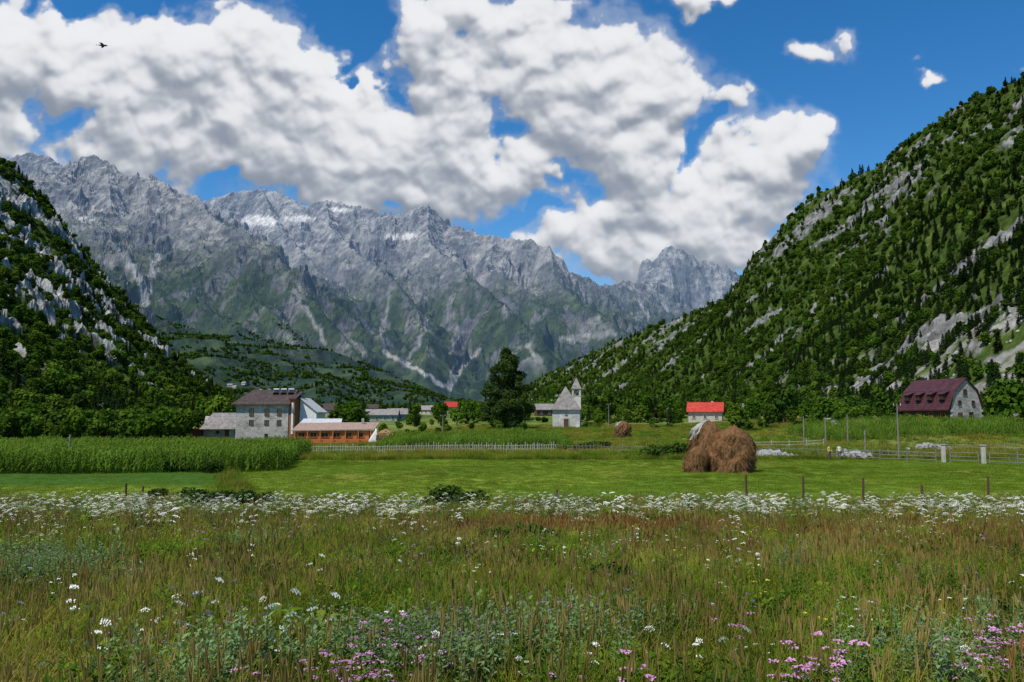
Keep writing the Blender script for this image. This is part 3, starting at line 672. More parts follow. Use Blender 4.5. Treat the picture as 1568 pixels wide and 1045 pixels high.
def band(y0,y1,dens,sc,hs_):
    area=1.4*(y1**2-y0**2)/2+3*(y1-y0); n=int(area*dens)
    Yp=np.sqrt(rng.uniform(y0**2,y1**2,n)); Xp=rng.uniform(-.7,.7,n)*Yp+rng.uniform(-1.5,1.5,n)
    a=fbm(Xp/2.6,Yp/3.4,3,600); b=fbm(Xp/1.7,Yp/2.2,3,620); c=fbm(Xp/6,Yp/6,3,640); r=rng.random(n)
    idx=np.where(r<.40,rng.integers(0,2,n),np.where(r<.74,rng.integers(2,4,n),9+rng.integers(0,2,n)))
    dry=ss(-.05,.25,a+.5*c+.08*rng.normal(size=n)); idx=np.where(rng.random(n)<dry*.65+.03,np.where(rng.random(n)<.5,4+rng.integers(0,2,n),2+rng.integers(0,2,n)),idx)
    rd=np.exp(-(((Xp-1.6)/3.6)**2+((Yp-19.5)/2.4)**2))+.25*np.exp(-(((Xp-8)/4)**2+((Yp-15)/3)**2))+.13*ss(.25,.5,c)
    idx=np.where(rng.random(n)<rd*.8,np.where(rng.random(n)<.65,6,4),idx)
    gp=ss(.12,.35,-a+.4*b); idx=np.where(rng.random(n)<gp*.5,np.where(rng.random(n)<.5,10,0),idx)
    mt=.8*np.exp(-(((Xp+.75)/1.0)**2+((Yp-5.6)/.6)**2))+.55*np.exp(-(((Xp-3.4)/1.0)**2+((Yp-5.6)/.6)**2))+.5*np.exp(-(((Xp+6.2)/1.3)**2+((Yp-10)/1.3)**2))+.2*ss(.25,.5,b)*(Yp<14)
    idx=np.where(rng.random(n)<np.clip(mt,0,.8),7+rng.integers(0,2,n),idx)
    s=sc*(.65+.7*rng.random(n)); s=np.where((idx==7)|(idx==8),s/sc**.5,s)
    hv=.8+.4*rng.random(n)+.6*fbm(Xp/1.4,Yp/1.4,2,660)
    GP.append(np.stack([Xp,Yp,gz(Xp,Yp)-.01],1)); GS.append(np.stack([s,s,s/sc*hs_*hv],1)); GI.append(idx)
band(3.0,9,68,1.1,.85); band(9,16,36,1.32,.85); band(16,27,21,1.75,.9); band(27,44,13,2.25,1.0)
def flowers(n,y0,y1,kinds_,prob,sc=1.):
    Yp=np.sqrt(rng.uniform(y0**2,y1**2,n)); Xp=rng.uniform(-.7,.7,n)*Yp; k=rng.random(n)<prob(Xp,Yp); Xp=Xp[k];Yp=Yp[k];m_=len(Xp); s=sc*(.6+.6*rng.random(m_))
    GP.append(np.stack([Xp,Yp,gz(Xp,Yp)-.01],1)); GS.append(np.stack([s]*3,1)); GI.append(rng.choice(kinds_,m_))
flowers(7000,19,41,[11,12,12],lambda x,y: np.clip(.02+1.9*fbm(x/3.2,y/3.2,4,700)+.55*np.exp(-((y-32-9*fbm(x/9,x*0,2,705))/3.5)**2),0,1)*ss(1,.4,np.abs(y-30)/11.5),1.0)
flowers(1700,13,27,[12,11,13],lambda x,y: np.clip(-.12+.9*fbm(x/3,y/3,3,710)+.55*ss(-4,-12,x),0,1),.75)
flowers(900,5,17,[13,17,13],lambda x,y: np.clip(.2+.9*fbm(x/2,y/2,3,720),0,1),.85)
flowers(150,3.6,6.5,[13],lambda x,y: ss(-.3,-1.8,x)*.9,.95)
flowers(340,3.7,6.0,[14],lambda x,y: np.clip(-.05+1.5*fbm(x/1.2,y/1.2,2,730)+.4*np.exp(-((y-4.6)/.5)**2),0,1)*ss(-2.8,-2,x),.85)
flowers(200,6,14,[14,15],lambda x,y: np.clip(.0+1.2*fbm(x/1.5,y/1.5,2,740),0,1),1.)
flowers(700,6,24,[16,17],lambda x,y: np.clip(.3+.9*fbm(x/2,y/2,2,750),0,1),1.)
scatter('meadow_grass',np.concatenate(GP),np.concatenate(GS),rots(sum(len(a) for a in GP),.10),np.concatenate(GI),kinds)
kf=[tuft('k',60,.38,.08,.012,.7,g_lawn),tuft('k',50,.38,.10,.012,.7,g_lawn,nh=1,hm=g_yell),tuft('k',60,.4,.42,.02,.5,g_yell,nh=6,hm=g_dry),tuft('k',60,.4,.38,.02,.5,g_green)]
n=20000; Yp=np.sqrt(rng.uniform(42**2,93**2,n)); Xp=rng.uniform(-.68,.68,n)*Yp; i_=rng.integers(0,2,n)
edge_=(Yp+1.2*fbm(Xp/6,Yp/6,2,3)<43.5)|((Yp>90))|(np.abs(Xp+19+(Yp-55)*.38-0)<.8)
i_=np.where(edge_,2+rng.integers(0,2,n),i_)
sA=.8+.6*rng.random(n)
inlc=(Xp+(Yp-55)*.38<-18)&(Yp>56)&(Yp<90); kk=~(inlc&(rng.random(n)<.75)); Xp=Xp[kk];Yp=Yp[kk];i_=i_[kk];sA=sA[kk];n=len(Xp)
scatter('field_grass',np.stack([Xp,Yp,gz(Xp,Yp)-.01],1),np.stack([sA]*3,1),rots(n,.05),i_,kf)
n=14000; Yp=np.sqrt(rng.uniform(91**2,215**2,n)); Xp=rng.uniform(-.68,.68,n)*Yp
i_=np.where(fbm(Xp/14,Yp/14,3,66)>.0,2,3); sA=(.9+.8*rng.random(n))*1.35
k=~((np.abs(Yp-97)<1.8)&(Xp>32)); Xp=Xp[k];Yp=Yp[k];i_=i_[k];sA=sA[k]; n=len(Xp)
hz=np.where(Yp<108,.8,.6)
scatter('pasture_grass',np.stack([Xp,Yp,gz(Xp,Yp)-.02],1),np.stack([sA,sA,sA*hz],1),rots(n,.05),i_,kf)
def corn_src():
    V=[];Fs=[]
    h=2.1
    for q in range(2):
        c,s_=math.cos(q*1.57)*.018,math.sin(q*1.57)*.018; o=len(V); V+=[(-c,-s_,0),(c,s_,0),(c*.5,s_*.5,h),(-c*.5,-s_*.5,h)]; Fs.append((o,o+1,o+2,o+3))
    for j in range(11):
        z=.25+j*.16; t=j*3.14+r1.uniform(-.5,.5); c,s_=math.cos(t),math.sin(t); l=.75*(1-.03*j)*r1.uniform(.8,1.1); w_=.055
        pts=[(0,z,.5),(l*.45,z+.32,1),(l*.8,z+.22,.8),(l,z-.08,.1)]; o=len(V)
        for (d,zz,ww) in pts: V+=[(c*d-s_*w_*ww,s_*d+c*w_*ww,zz),(c*d+s_*w_*ww,s_*d-c*w_*ww,zz)]
        for k in range(3): Fs.append((o+2*k,o+2*k+1,o+2*k+3,o+2*k+2))
    V2=[];F2=[]
    for j in range(3):
        t=j*2.1; c,s_=math.cos(t)*.10,math.sin(t)*.10; o=len(V2); V2+=[(0,0,h),(.010,0,h),(c+.010,s_,h+.18),(c,s_,h+.18)]; F2.append((o,o+1,o+2,o+3))
    return src('k',[(V,Fs,0),(V2,F2,1)],[g_corn,g_yell])
kc=[corn_src(),corn_src()]
CP=[]
for row in np.arange(-78,-14,.75):
    for yy in np.arange(66,112,.42):
        x=row+random.uniform(-.1,.1)-(yy-66)*.12; y=yy+random.uniform(-.12,.12)
        if x/y>lane(432)+.004*(yy-66)*.2 or x/y<-.7 : continue
        if y<68+ (x+45)*.12: continue
        CP.append((x,y))
for row in np.arange(118,150,1.0):
    for xx in np.arange(-20,9,.5): CP.append((xx+random.uniform(-.1,.1),row+random.uniform(-.1,.1)))
for row in np.arange(128,150,1.3):
    for xx in np.arange(50,92,.55): CP.append((xx,row+random.uniform(-.1,.1)))
CP=np.array(CP); n=len(CP); s=.85+.25*rng.random(n); hgt=np.where(CP[:,1]>115,.75,.92)*(1+.3*fbm(CP[:,0]/6,CP[:,1]/6,2,9))
scatter('maize_field',np.stack([CP[:,0],CP[:,1],gz(CP[:,0],CP[:,1])],1),np.stack([s,s,s*hgt],1),rots(n,.05),rng.integers(0,2,n),kc)

# ------------------------------------------------------------ building materials
S_tower=stone('stone_tower',(.30,.29,.27),(.50,.49,.46),(.42,.41,.38),2.0)
S_church=stone('stone_church',(.48,.46,.43),(.68,.66,.62),(.62,.60,.57),2.4)
S_barn=stone('stone_barn',(.26,.25,.23),(.50,.48,.45),(.42,.40,.37),1.9)
R_brown=shingle('roof_brown',(.065,.047,.042),(.085,.063,.055),1,.6,.6,.35)
R_grey=shingle('roof_wood_shingle',(.26,.24,.22),(.37,.34,.32),1,.85,.28,.35)
R_maroon=shingle('roof_maroon_metal',(.075,.030,.032),(.095,.036,.037),1,.45,.9,.4)
R_red=shingle('roof_red',(.50,.05,.035),(.56,.065,.04),1,.5,.8,.4)
R_white=noisy('roof_pale_metal',(.38,.39,.40),(.52,.52,.52),1,rough=.4,bump=.1)
R_pbrown=noisy('roof_pale_brown',(.24,.16,.12),(.36,.26,.21),2,bump=.2)
W_orange=noisy('wood_orange',(.42,.12,.035),(.55,.19,.06),1.5,bump=.3,stretch=(6,6,.5))
W_rust=noisy('wood_rust',(.20,.085,.04),(.30,.13,.06),1.5,bump=.3,stretch=(6,6,.5))
W_brown=noisy('wood_brown',(.07,.04,.025),(.13,.075,.045),1.5,bump=.3,stretch=(6,6,.5))
W_grey=noisy('wood_weathered',(.12,.105,.09),(.27,.245,.22),3,bump=.5,stretch=(4,4,.6))
W_pale=noisy('wood_pale',(.34,.32,.29),(.52,.50,.46),3,bump=.4,stretch=(4,4,.6))
PL_white=noisy('plaster_white',(.62,.62,.60),(.76,.76,.74),2,bump=.1)
PL_cream=noisy('plaster_cream',(.40,.37,.31),(.52,.48,.41),2,bump=.1)
GL=noisy('window_glass',(.012,.016,.02),(.03,.035,.04),1,rough=.08,bump=0,spec=.6)
GLs=noisy('solar_glass',(.02,.04,.08),(.03,.06,.12),1,rough=.1,bump=0,spec=.7)
MT=noisy('metal_grey',(.35,.36,.37),(.5,.5,.5),3,rough=.35,bump=0,metal=.6)
def window(par,nm,x,y,z,w_,h_,face,frame=PL_white):
    t=.07
    def pc(dx,dz,dep,sx,sz,sd):
        if face=='-y': return ((x+dx,y-dep,z+dz),(sx,sd,sz))
        s=-1 if face=='-x' else 1
        return ((x+s*dep,y+dx,z+dz),(sd,sx,sz))
    boxes(nm+'_frame',par,[pc(0,h_/2,.05,w_+t*2,t,.16),pc(0,-h_/2,.07,w_+t*3,t,.22),pc(-w_/2,0,.05,t,h_-t,.15),pc(w_/2,0,.05,t,h_-t,.15),pc(0,0,.04,.04,h_-t,.10)],frame)
    c,s=pc(0,0,.012,w_-t,h_-t,.03); box(nm+'_pane',par,c,s,GL,0)
def gable_roof(par,nm,x0,x1,y0,y1,ze,zr,mat,th=.14,hip0=0,hip1=0):
    ym=(y0+y1)/2
    top=[(x0,y0,ze),(x1,y0,ze),(x1,y1,ze),(x0,y1,ze),(x0+hip0,ym,zr),(x1-hip1,ym,zr)]
    V=[(a,b,c+th) for a,b,c in top]+top
    Fs=[(0,1,5,4),(2,3,4,5),(1,2,5),(3,0,4),(7,6,10,11),(9,8,11,10),(8,7,11),(6,9,10),(0,6,7,1),(1,7,8,2),(2,8,9,3),(3,9,6,0)]
    if hip0==0: Fs=[f for f in Fs if f not in((3,0,4),(6,9,10),(3,9,6,0))]+[(0,4,10,6),(4,3,9,10)]
    if hip1==0: Fs=[f for f in Fs if f not in((1,2,5),(8,7,11),(1,7,8,2))]+[(1,7,11,5),(5,11,8,2)]
    return poly(nm,V,Fs,mat,par)
def gwall(par,nm,x0,x1,y0,y1,z0,ze,zr,mat):
    ym=(y0+y1)/2
    V=[(x0,y0,z0),(x1,y0,z0),(x1,y1,z0),(x0,y1,z0),(x0,y0,ze),(x1,y0,ze),(x1,y1,ze),(x0,y1,ze),(x0,ym,zr),(x1,ym,zr)]
    Fs=[(0,1,5,4),(2,3,7,6),(1,2,6,9,5),(3,0,4,8,7),(4,5,9,8),(6,7,8,9),(3,2,1,0)]
    return poly(nm,V,Fs,mat,par)
SLAB=[(0,1,2,3),(7,6,5,4),(0,4,5,1),(1,5,6,2),(2,6,7,3),(3,7,4,0)]
def slab(nm,V,th,mat,e): return poly(nm,V+[(a,b,c-th) for a,b,c in V],SLAB,mat,e)
def tower_house():
    X,Y=lane(406)*165,168; e=empty('stone_tower_house',(X,Y,g1(X,Y)-.1),math.radians(-4))
    box('walls',e,(0,0,3.9),(11,8.5,7.8),S_tower,.03)
    gable_roof(e,'roof',-6.3,6.0,-5.0,5.0,7.72,10.8,R_brown,.2,hip0=2.6,hip1=0)
    poly('gable_panel',[(5.45,-4.2,7.8),(5.45,4.2,7.8),(5.45,0,10.4)],[(0,1,2)],W_rust,e)
    for i,x in enumerate((-2.2,1.0,3.6)):
        for j,z in enumerate((1.5,4.2,6.3)):
            if j==0 and i!=1: continue
            window(e,'window_%d%d'%(i,j),x,-4.25,z,.8 if j else .6,(1.3 if j==2 else .9) if j else .7,'-y',W_brown)
    for i,y in enumerate((-1.5,1.5)): window(e,'side_window_%d'%i,-5.5,y,4.2,.7,1,'-x',W_brown)
    box('stairwell_timber',e,(6.15,-1.9,4.5),(1.25,4.4,9.0),W_rust)
    box('stairwell_band',e,(6.3,-4.16,5.0),(.4,.10,6.4),PL_white,0)
    slab('stairwell_roof',[(5.5,-4.4,9.1),(7.0,-4.4,9.0),(7.0,.5,10.6),(5.5,.5,10.7)],.15,R_brown,e)
    for i,x in enumerate((1.6,3.2,4.8)):
        boxes('solar_collector_%d'%i,e,[((x,-1.6,10.6),(1.3,1.1,.08))],GLs)
        tubes('water_tank_%d'%i,e,[((x-.6,-.7,11.0),(x+.6,-.7,11.0),.24,.24),((x-.5,-1.3,9.6),(x-.5,-.7,11),.03,.03),((x+.5,-1.3,9.6),(x+.5,-.7,11),.03,.03)],MT,10)
    for i,x in enumerate((-2.5,-.6)): box('chimney_%d'%i,e,(x,1.2,10.4),(.6,.6,1.6),S_tower)
    box('extension_walls',e,(8.7,1.5,3.3),(3.6,6,6.6),PL_white)
    slab('extension_roof',[(7.0,-1.9,9.3),(10.9,-1.9,6.3),(10.9,4.9,6.3),(7.0,4.9,9.3)],.15,R_white,e)
    poly('extension_gable',[(7.0,-1.5,6.6),(10.4,-1.5,6.6),(7.0,-1.5,9.1)],[(0,1,2)],PL_white,e)
    window(e,'extension_window',9.0,-1.5,4.2,1.1,1.1,'-y',W_brown)
tower_house()
def restaurant():
    X,Y=lane(511)*150,152; e=empty('wooden_guesthouse',(X,Y,g1(X,Y)-.05),math.radians(3))
    box('plinth',e,(0,0,.3),(14.4,6,.6),S_tower)
    box('walls',e,(-.2,0,1.6),(13.6,5.6,2.0),W_orange)
    slab('roof',[(-7.6,-3.2,2.75),(7.6,-3.2,2.95),(7.9,3.6,4.2),(-7.6,3.6,4.1)],.18,R_pbrown,e)
    slab('rear_roof',[(-7.6,3.0,3.9),(.5,3.0,3.9),(.3,5.5,4.9),(-7.2,5.5,4.9)],.12,R_white,e)
    for i in range(6): window(e,'window_%d'%i,-5.8+i*2.15,-2.8,1.85,1.25,.8,'-y',W_orange)
    boxes('veranda_posts',e,[((-7+i*2.33,-3.1,1.3),(.16,.16,2.6)) for i in range(7)],W_orange)
    boxes('veranda_rail',e,[((0,-3.1,1.0),(14,.08,.3)),((0,-3.1,.5),(14,.06,.3))],W_orange)
    poly('canopy',[(6.4,-4.6,0),(8.4,-4.6,0),(8.2,-4.3,2.9),(7.5,-1.0,3.2),(6.1,-1,0),(8.8,-1,0)],[(0,1,2),(0,2,3,4),(1,5,3,2)],PL_white,e)
    box('chimney',e,(4.8,2,4.3),(.5,.5,1.2),S_tower)
restaurant()
def cottage():
    X,Y=lane(340)*182,186; e=empty('shingled_cottage',(X,Y,g1(X,Y)-.0),math.radians(16))
    gwall(e,'walls',-5,5,-3.4,3.4,0,2.5,5.0,S_tower)
    gable_roof(e,'roof',-5.8,5.8,-4.3,4.3,1.95,5.6,R_grey,.16,hip0=2.4,hip1=1.2)
    window(e,'window',-2,-3.4,1.3,.7,.6,'-y',W_brown); window(e,'window_b',2.0,-3.4,1.3,.7,.6,'-y',W_brown)
    box('door',e,(0,-3.42,.95),(.9,.12,1.9),W_brown)
    box('annex_walls',e,(-6.6,1,1.0),(2.6,3,2.0),W_brown)
    slab('annex_roof',[(-8.2,-1,1.9),(-5.2,-1,2.6),(-5.2,3,2.6),(-8.2,3,1.9)],.1,R_red,e)
cottage()
def church():
    X,Y=lane(867)*200,200; e=empty('stone_church',(X,Y,g1(X,Y)-.15),math.radians(-5)); 
    box('nave_walls',e,(0,6,2.5),(6.8,12,5.0),S_church,.03)
    w2=3.75; V=[(-w2,-.5,4.75),(w2,-.5,4.75),(w2,12.5,4.75),(-w2,12.5,4.75),(-.15,2.2,10.6),(-.15,10,10.6)]
    V2=[(a,b,c-.16) for a,b,c in V[:4]]
    poly('nave_roof',V+V2,[(0,1,4),(1,2,5,4),(2,3,5),(3,0,4,5),(0,6,7,1),(1,7,8,2),(2,8,9,3),(3,9,6,0),(9,8,7,6)],R_grey,e)
    box('door',e,(0,-.03,1.15),(1.2,.14,2.3),W_brown); boxes('door_surround',e,[((-.72,-.05,1.2),(.22,.2,2.4)),((.72,-.05,1.2),(.22,.2,2.4)),((0,-.05,2.5),(1.7,.2,.22))],PL_cream)
    window(e,'rose_window',0,0,3.7,.6,.6,'-y',PL_cream)
    for i in range(3): window(e,'nave_window_%d'%i,-3.4,2.5+i*3.2,3,.6,1.3,'-x',PL_cream)
    tx,ty=2.55,5.2
    box('tower_shaft',e,(tx,ty,4.1),(2.3,2.3,8.2),S_church,.02)
    boxes('belfry_piers',e,[((tx+i*.9,ty+j*.9,9.0),(.5,.5,1.6)) for i in(-1,1) for j in(-1,1)],S_church)
    box('belfry_cornice',e,(tx,ty,9.9),(2.5,2.5,.2),PL_cream); boxes('belfry_sill',e,[((tx,ty,8.28),(2.45,2.45,.12))],PL_cream)
    tubes('bell',e,[((tx,ty,8.8),(tx,ty,9.5),.4,.2)],MT,12)
    q=1.35; poly('spire',[(tx-q,ty-q,10),(tx+q,ty-q,10),(tx+q,ty+q,10),(tx-q,ty+q,10),(tx,ty,13.0)],[(0,1,4),(1,2,4),(2,3,4),(3,0,4),(3,2,1,0)],R_grey,e)
    boxes('cross',e,[((tx,ty,13.6),(.12,.12,1.4)),((tx,ty,13.85),(.7,.12,.12))],W_brown)
church()
def barn():
    X,Y=lane(1481)*150,150; e=empty('stone_barn',(X,Y,g1(X,Y)-.2),math.radians(13))
    W_=3.35; D=13
    prof=[(-W_,3.1),(-W_*.72,6.3),(0,8.5),(W_*.72,6.3),(W_,3.1)]
    V=[(x,0,z) for x,z in [(-W_,0)]+prof+[(W_,0)]]+[(x,D,z) for x,z in [(-W_,0)]+prof+[(W_,0)]]
    n_=7; poly('walls',V,[tuple(range(n_)),tuple(range(2*n_-1,n_-1,-1))]+[(i,i+n_,i+1+n_,i+1) for i in range(n_-1)],S_barn,e)
    pr=[(-W_-.9,2.75),(-W_*.72-.12,6.45),(0,8.75),(W_*.72+.12,6.45),(W_+.25,3.2)]; V=[]
    for y in(-.3,D+.55):
        V+=[(x,y,z) for x,z in pr]+[(x,y,z-.2) for x,z in pr]
    Fs=[]
    for i in range(4): Fs+=[(i,i+1,i+11,i+10),(i+5,i+15,i+16,i+6),(i,i+5,i+6,i+1),(i+10,i+11,i+16,i+15)]
    Fs+=[(0,10,15,5),(4,9,19,14)]
    poly('gambrel_roof',V,Fs,R_maroon,e)
    for i in range(4):
        y=1.8+i*3.1; box('dormer_%d'%i,e,(-3.25,y,5.1),(1.3,1.2,1.2),R_maroon); window(e,'dormer_window_%d'%i,-3.9,y,5.1,.7,.8,'-x',W_brown)
        V=[(-4.15,y-.8,5.6),(-4.15,y+.8,5.6),(-2.3,y+.8,6.3),(-2.3,y-.8,6.3)]
        poly('dormer_roof_%d'%i,V+[(a,b,c+.1) for a,b,c in V],[(3,2,1,0),(4,5,6,7),(0,1,5,4),(1,2,6,5),(2,3,7,6),(3,0,4,7)],R_maroon,e)
    box('timber_front',e,(-3.5,D/2,1.5),(.25,D-.6,2.9),W_brown)
    for i in range(4): window(e,'side_window_%d'%i,-3.63,1.8+i*3.1,1.6,1.1,1.2,'-x',W_orange)
    window(e,'gable_window',-.2,0,6.0,.7,1.0,'-y',W_brown); window(e,'gable_window_b',.9,0,1.7,.9,1.1,'-y',W_brown); window(e,'gable_window_c',-1.5,0,4.0,.6,.8,'-y',W_brown); window(e,'gable_window_d',1.5,0,4.0,.6,.8,'-y',W_brown)
    box('door',e,(-1.5,-.03,1.1),(1.0,.14,2.2),W_brown)
    boxes('quoins',e,[((-W_,-.02,.5+k),(.5,.14,.45)) for k in range(3)]+[((W_,-.02,.5+k),(.5,.14,.45)) for k in range(3)],S_church)
barn()
def house(px,py,Y,w_,h_,roof,wall,rot=0,name='village_house',d=None,onz=None):
    a,b=ray(px,py); X=a*Y; z=g1(X,Y) if onz is None else onz
    e=empty(name,(X,Y,z-.3),rot); d=d or w_*.7
    gwall(e,'walls',-w_/2,w_/2,-d/2,d/2,0,h_*.58,h_*.96,wall); gable_roof(e,'roof',-w_/2-.5,w_/2+.5,-d/2-.6,d/2+.6,h_*.52,h_,roof,.15)
    for i in range(max(2,int(w_/3))):
        window(e,'window_%d'%i,-w_/2+w_*(i+.5)/max(2,int(w_/3)),-d/2,h_*.3,.9,1.0,'-y',PL_white)
    box('chimney',e,(w_*.2,d*.1,h_*.97),(.6,.6,1.3),wall); return e
house(1081,643,228,9.2,5.6,R_red,PL_cream,-.3,'red_roofed_house')
house(505,640,420,9,7,R_brown,PL_cream,.2); house(520,640,440,7,5,R_red,PL_cream,-.2); house(585,645,330,13,5,R_grey,S_tower,.05); house(610,645,340,9,5.2,R_grey,S_tower,.4)
house(690,640,640,11,9,R_red,PL_cream,.3); house(655,640,520,9,6,R_grey,PL_cream,-.3); house(833,640,330,7,5.2,R_grey,W_brown,.2); house(725,640,430,8,5.5,R_brown,S_barn,0)
house(1000,640,330,8,4,R_brown,W_orange,0,'timber_cabin'); house(1028,640,320,7,3.6,R_grey,W_orange,.2,'timber_cabin'); house(1150,640,300,7,4.4,R_grey,PL_cream,.2); house(1095,640,420,8,5,R_brown,PL_cream,0)
house(950,640,500,8,5,R_red,PL_cream,.1); house(570,640,700,10,7,R_brown,PL_cream,.1)
for (px,Y) in [(305,1900),(318,1950),(350,2000),(358,1980),(372,2050),(330,1850),(345,1780),(390,2010),(525,1750),(545,1800),(450,1850)]:
    X=lane(px)*Y; zz,_,_=massif_z(np.array(X),np.array(float(Y))); house(px,640,Y,12,9,random.choice([R_grey,R_grey,R_brown]),PL_cream,random.uniform(-.5,.5),'hamlet_house',onz=float(zz)+2.5)

# ------------------------------------------------------------ haystacks
M_hay=noisy('hay_weathered',(.065,.030,.012),(.20,.10,.038),1.8,bump=1.,stretch=(3,3,.7))
M_straw=noisy('straw_loose',(.12,.06,.022),(.28,.15,.06),3,bump=.0)
M_hay2=noisy('hay_fresh',(.20,.12,.05),(.34,.22,.10),3,bump=.9,stretch=(3,3,.7))
M_tarp=noisy('tarp_faded',(.20,.21,.19),(.36,.36,.33),2,rough=.5,bump=.3)
def haystack(X,Y,h,w_,tarp=True,pole=True,seed=0,mat=M_hay,ns=5000,skew=(0,0)):
    e=empty('haystack',(X,Y,g1(X,Y)-.1),seed); r=np.random.default_rng(seed+40)
    fz=np.array([0,.04,.12,.25,.42,.58,.72,.84,.93,1.0]); fr=np.array([.56,.51,.49,.48,.49,.485,.44,.36,.22,.03])
    nt_=64; nz_=48
    f=np.linspace(0,1,nz_)[:,None]*np.ones(nt_)[None]; th=np.linspace(0,2*np.pi,nt_,endpoint=False)[None]*np.ones(nz_)[:,None]
    def disp(th,f): 
        return 1+.42*fbm(np.cos(th)*1.1+seed,np.sin(th)*1.1+f*2,3,seed)+.34*fbm(np.cos(th)*3+seed,np.sin(th)*3+f*5,3,seed+5)+.16*fbm(np.cos(th)*9+seed,np.sin(th)*9+f*14,2,seed+6)
    def pos(th,f,k=1.0):
        rr=np.interp(f,fz,fr)*w_*disp(th,f)*k
        top=1+.10*fbm(np.cos(th)*1.5+seed,np.sin(th)*1.5,2,seed+9)
        return np.stack([rr*np.cos(th)+skew[0]*f**2,rr*np.sin(th)+skew[1]*f**2,f*h*top],-1)
    V=pos(th,f).reshape(-1,3); i=np.arange(nz_-1)[:,None]*nt_+np.arange(nt_)[None]; j=np.arange(nz_-1)[:,None]*nt_+(np.arange(nt_)[None]+1)%nt_
    Fc=np.stack([i,j,j+nt_,i+nt_],-1).reshape(-1,4)
    link(bpy.data.objects.new('hay_body',np_mesh('hay_body',V,Fc,[mat],smooth=True)),e)
    t_=r.random(ns)*2*np.pi; f_=r.random(ns)**.9*.98; c=pos(t_,f_,1.0); o=np.stack([np.cos(t_),np.sin(t_),np.zeros(ns)],1); s=np.stack([-np.sin(t_),np.cos(t_),np.zeros(ns)],1)
    l=(.15+.35*r.random(ns))[:,None]; dn=np.stack([np.zeros(ns)]*2+[-np.ones(ns)],1)+o*(.25+.45*r.random(ns))[:,None]+s*r.normal(size=ns)[:,None]*.45
    w0=.012; V=np.stack([c-s*w0,c+s*w0,c+dn*l+s*w0*.4+o*.04,c+dn*l-s*w0*.4+o*.04],1).reshape(-1,3)
    link(bpy.data.objects.new('loose_straw',np_mesh('loose_straw',V,np.arange(4*ns).reshape(ns,4),[M_straw if mat is M_hay else mat])),e)
    if tarp:
        ft=np.linspace(.80,1.0,10)[:,None]*np.ones(36)[None]; tt=np.linspace(.1,1.3,36)[None]*np.ones(10)[:,None]
        ft=ft-(.18*np.abs(np.sin(tt*2.3))*(1-(ft-.8)/.2)); V=pos(tt+2.6-seed,ft,1.05); V[...,2]+=.05; V=V.reshape(-1,3)
        i=np.arange(9)[:,None]*36+np.arange(35)[None]; link(bpy.data.objects.new('tarp',np_mesh('tarp',V,np.stack([i,i+1,i+37,i+36],-1).reshape(-1,4),[M_tarp],smooth=True)),e)
    if pole: tubes('centre_pole',e,[((skew[0],skew[1],h*.6),(skew[0]+.03,skew[1],h*1.08),.05,.03)],W_grey)
haystack(lane(1087)*71,71.5,4.4,3.2,True,False,1,M_hay,8000,(-.1,0))
haystack(lane(1118)*70,70,4.0,3.7,False,False,3,M_hay,11000,(-.25,0))
haystack(lane(1064)*69.5,69.6,2.4,1.9,False,False,5,M_hay,3500,(.5,0))
haystack(lane(591)*148,148,2.6,3.2,False,True,7,M_hay2,1500); haystack(lane(953)*150,150,3.2,2.9,True,True,8,M_hay,1500)
# ------------------------------------------------------------ fences, posts, poles
def picket(px0,px1,Y0,Y1,name,mat,h=1.0,step=.38,rails=True,jit=.15):
    X0,X1=lane(px0)*Y0,lane(px1)*Y1; Ln=math.hypot(X1-X0,Y1-Y0); n=int(Ln/step); e=empty(name,(X0,Y0,0)); L_=[]
    for i in range(n):
        f=(i+random.uniform(-.2,.2))/n; x=X0+(X1-X0)*f; y=Y0+(Y1-Y0)*f; z=g1(x,y); hh=h*random.uniform(1-jit*2,1+jit)
        L_.append(((x-X0,y-Y0,z-.2),(x-X0+random.uniform(-.08,.08),y-Y0+random.uniform(-.05,.05),z+hh),.055,.04))
    tubes('pickets',e,L_,mat,5); L_=[]
    if rails:
        m_=max(2,int(Ln/3))
        for i in range(m_):
            a_,b_=i/m_,(i+1)/m_; xa,ya,xb,yb=X0+(X1-X0)*a_,Y0+(Y1-Y0)*a_,X0+(X1-X0)*b_,Y0+(Y1-Y0)*b_
            for q in(.35,.75): L_.append(((xa-X0,ya-Y0+.05,g1(xa,ya)+h*q+random.uniform(-.05,.05)),(xb-X0,yb-Y0+.05,g1(xb,yb)+h*q+random.uniform(-.05,.05)),.035,.03))
        tubes('rails',e,L_,mat,5)
picket(455,855,109,111,'picket_fence',W_pale,1.2,.33)
picket(855,1060,111,104,'picket_fence',W_grey,1.1,.5)
picket(1150,1440,106,90,'picket_fence',W_grey,1.0,.8)
def railfence(pts,name,mat,h=1.25,step=2.2,nr=3):
    e=empty(name,(0,0,0)); P_=[];R_=[];prev=None
    for (x0,y0),(x1,y1) in zip(pts[:-1],pts[1:]):
        Ln=math.hypot(x1-x0,y1-y0); n=max(1,int(Ln/step))
        for i in range(n+1):
            x=x0+(x1-x0)*i/n;y=y0+(y1-y0)*i/n;z=g1(x,y); P_.append(((x,y,z-.3),(x+random.uniform(-.06,.06),y,z+h*random.uniform(.95,1.2)),.06,.05))
            if prev and i>0:
                for q in range(nr): R_.append(((prev[0],prev[1]-.06,prev[2]+h*(q+.7)/nr*.95+random.uniform(-.05,.05)),(x,y-.06,z+h*(q+.7)/nr*.95+random.uniform(-.05,.05)),.038,.03))
            prev=(x,y,z)
    tubes('posts',e,P_,mat,6); tubes('rails',e,R_,mat,5)
def at_(px,Y): return (lane(px)*Y,Y)
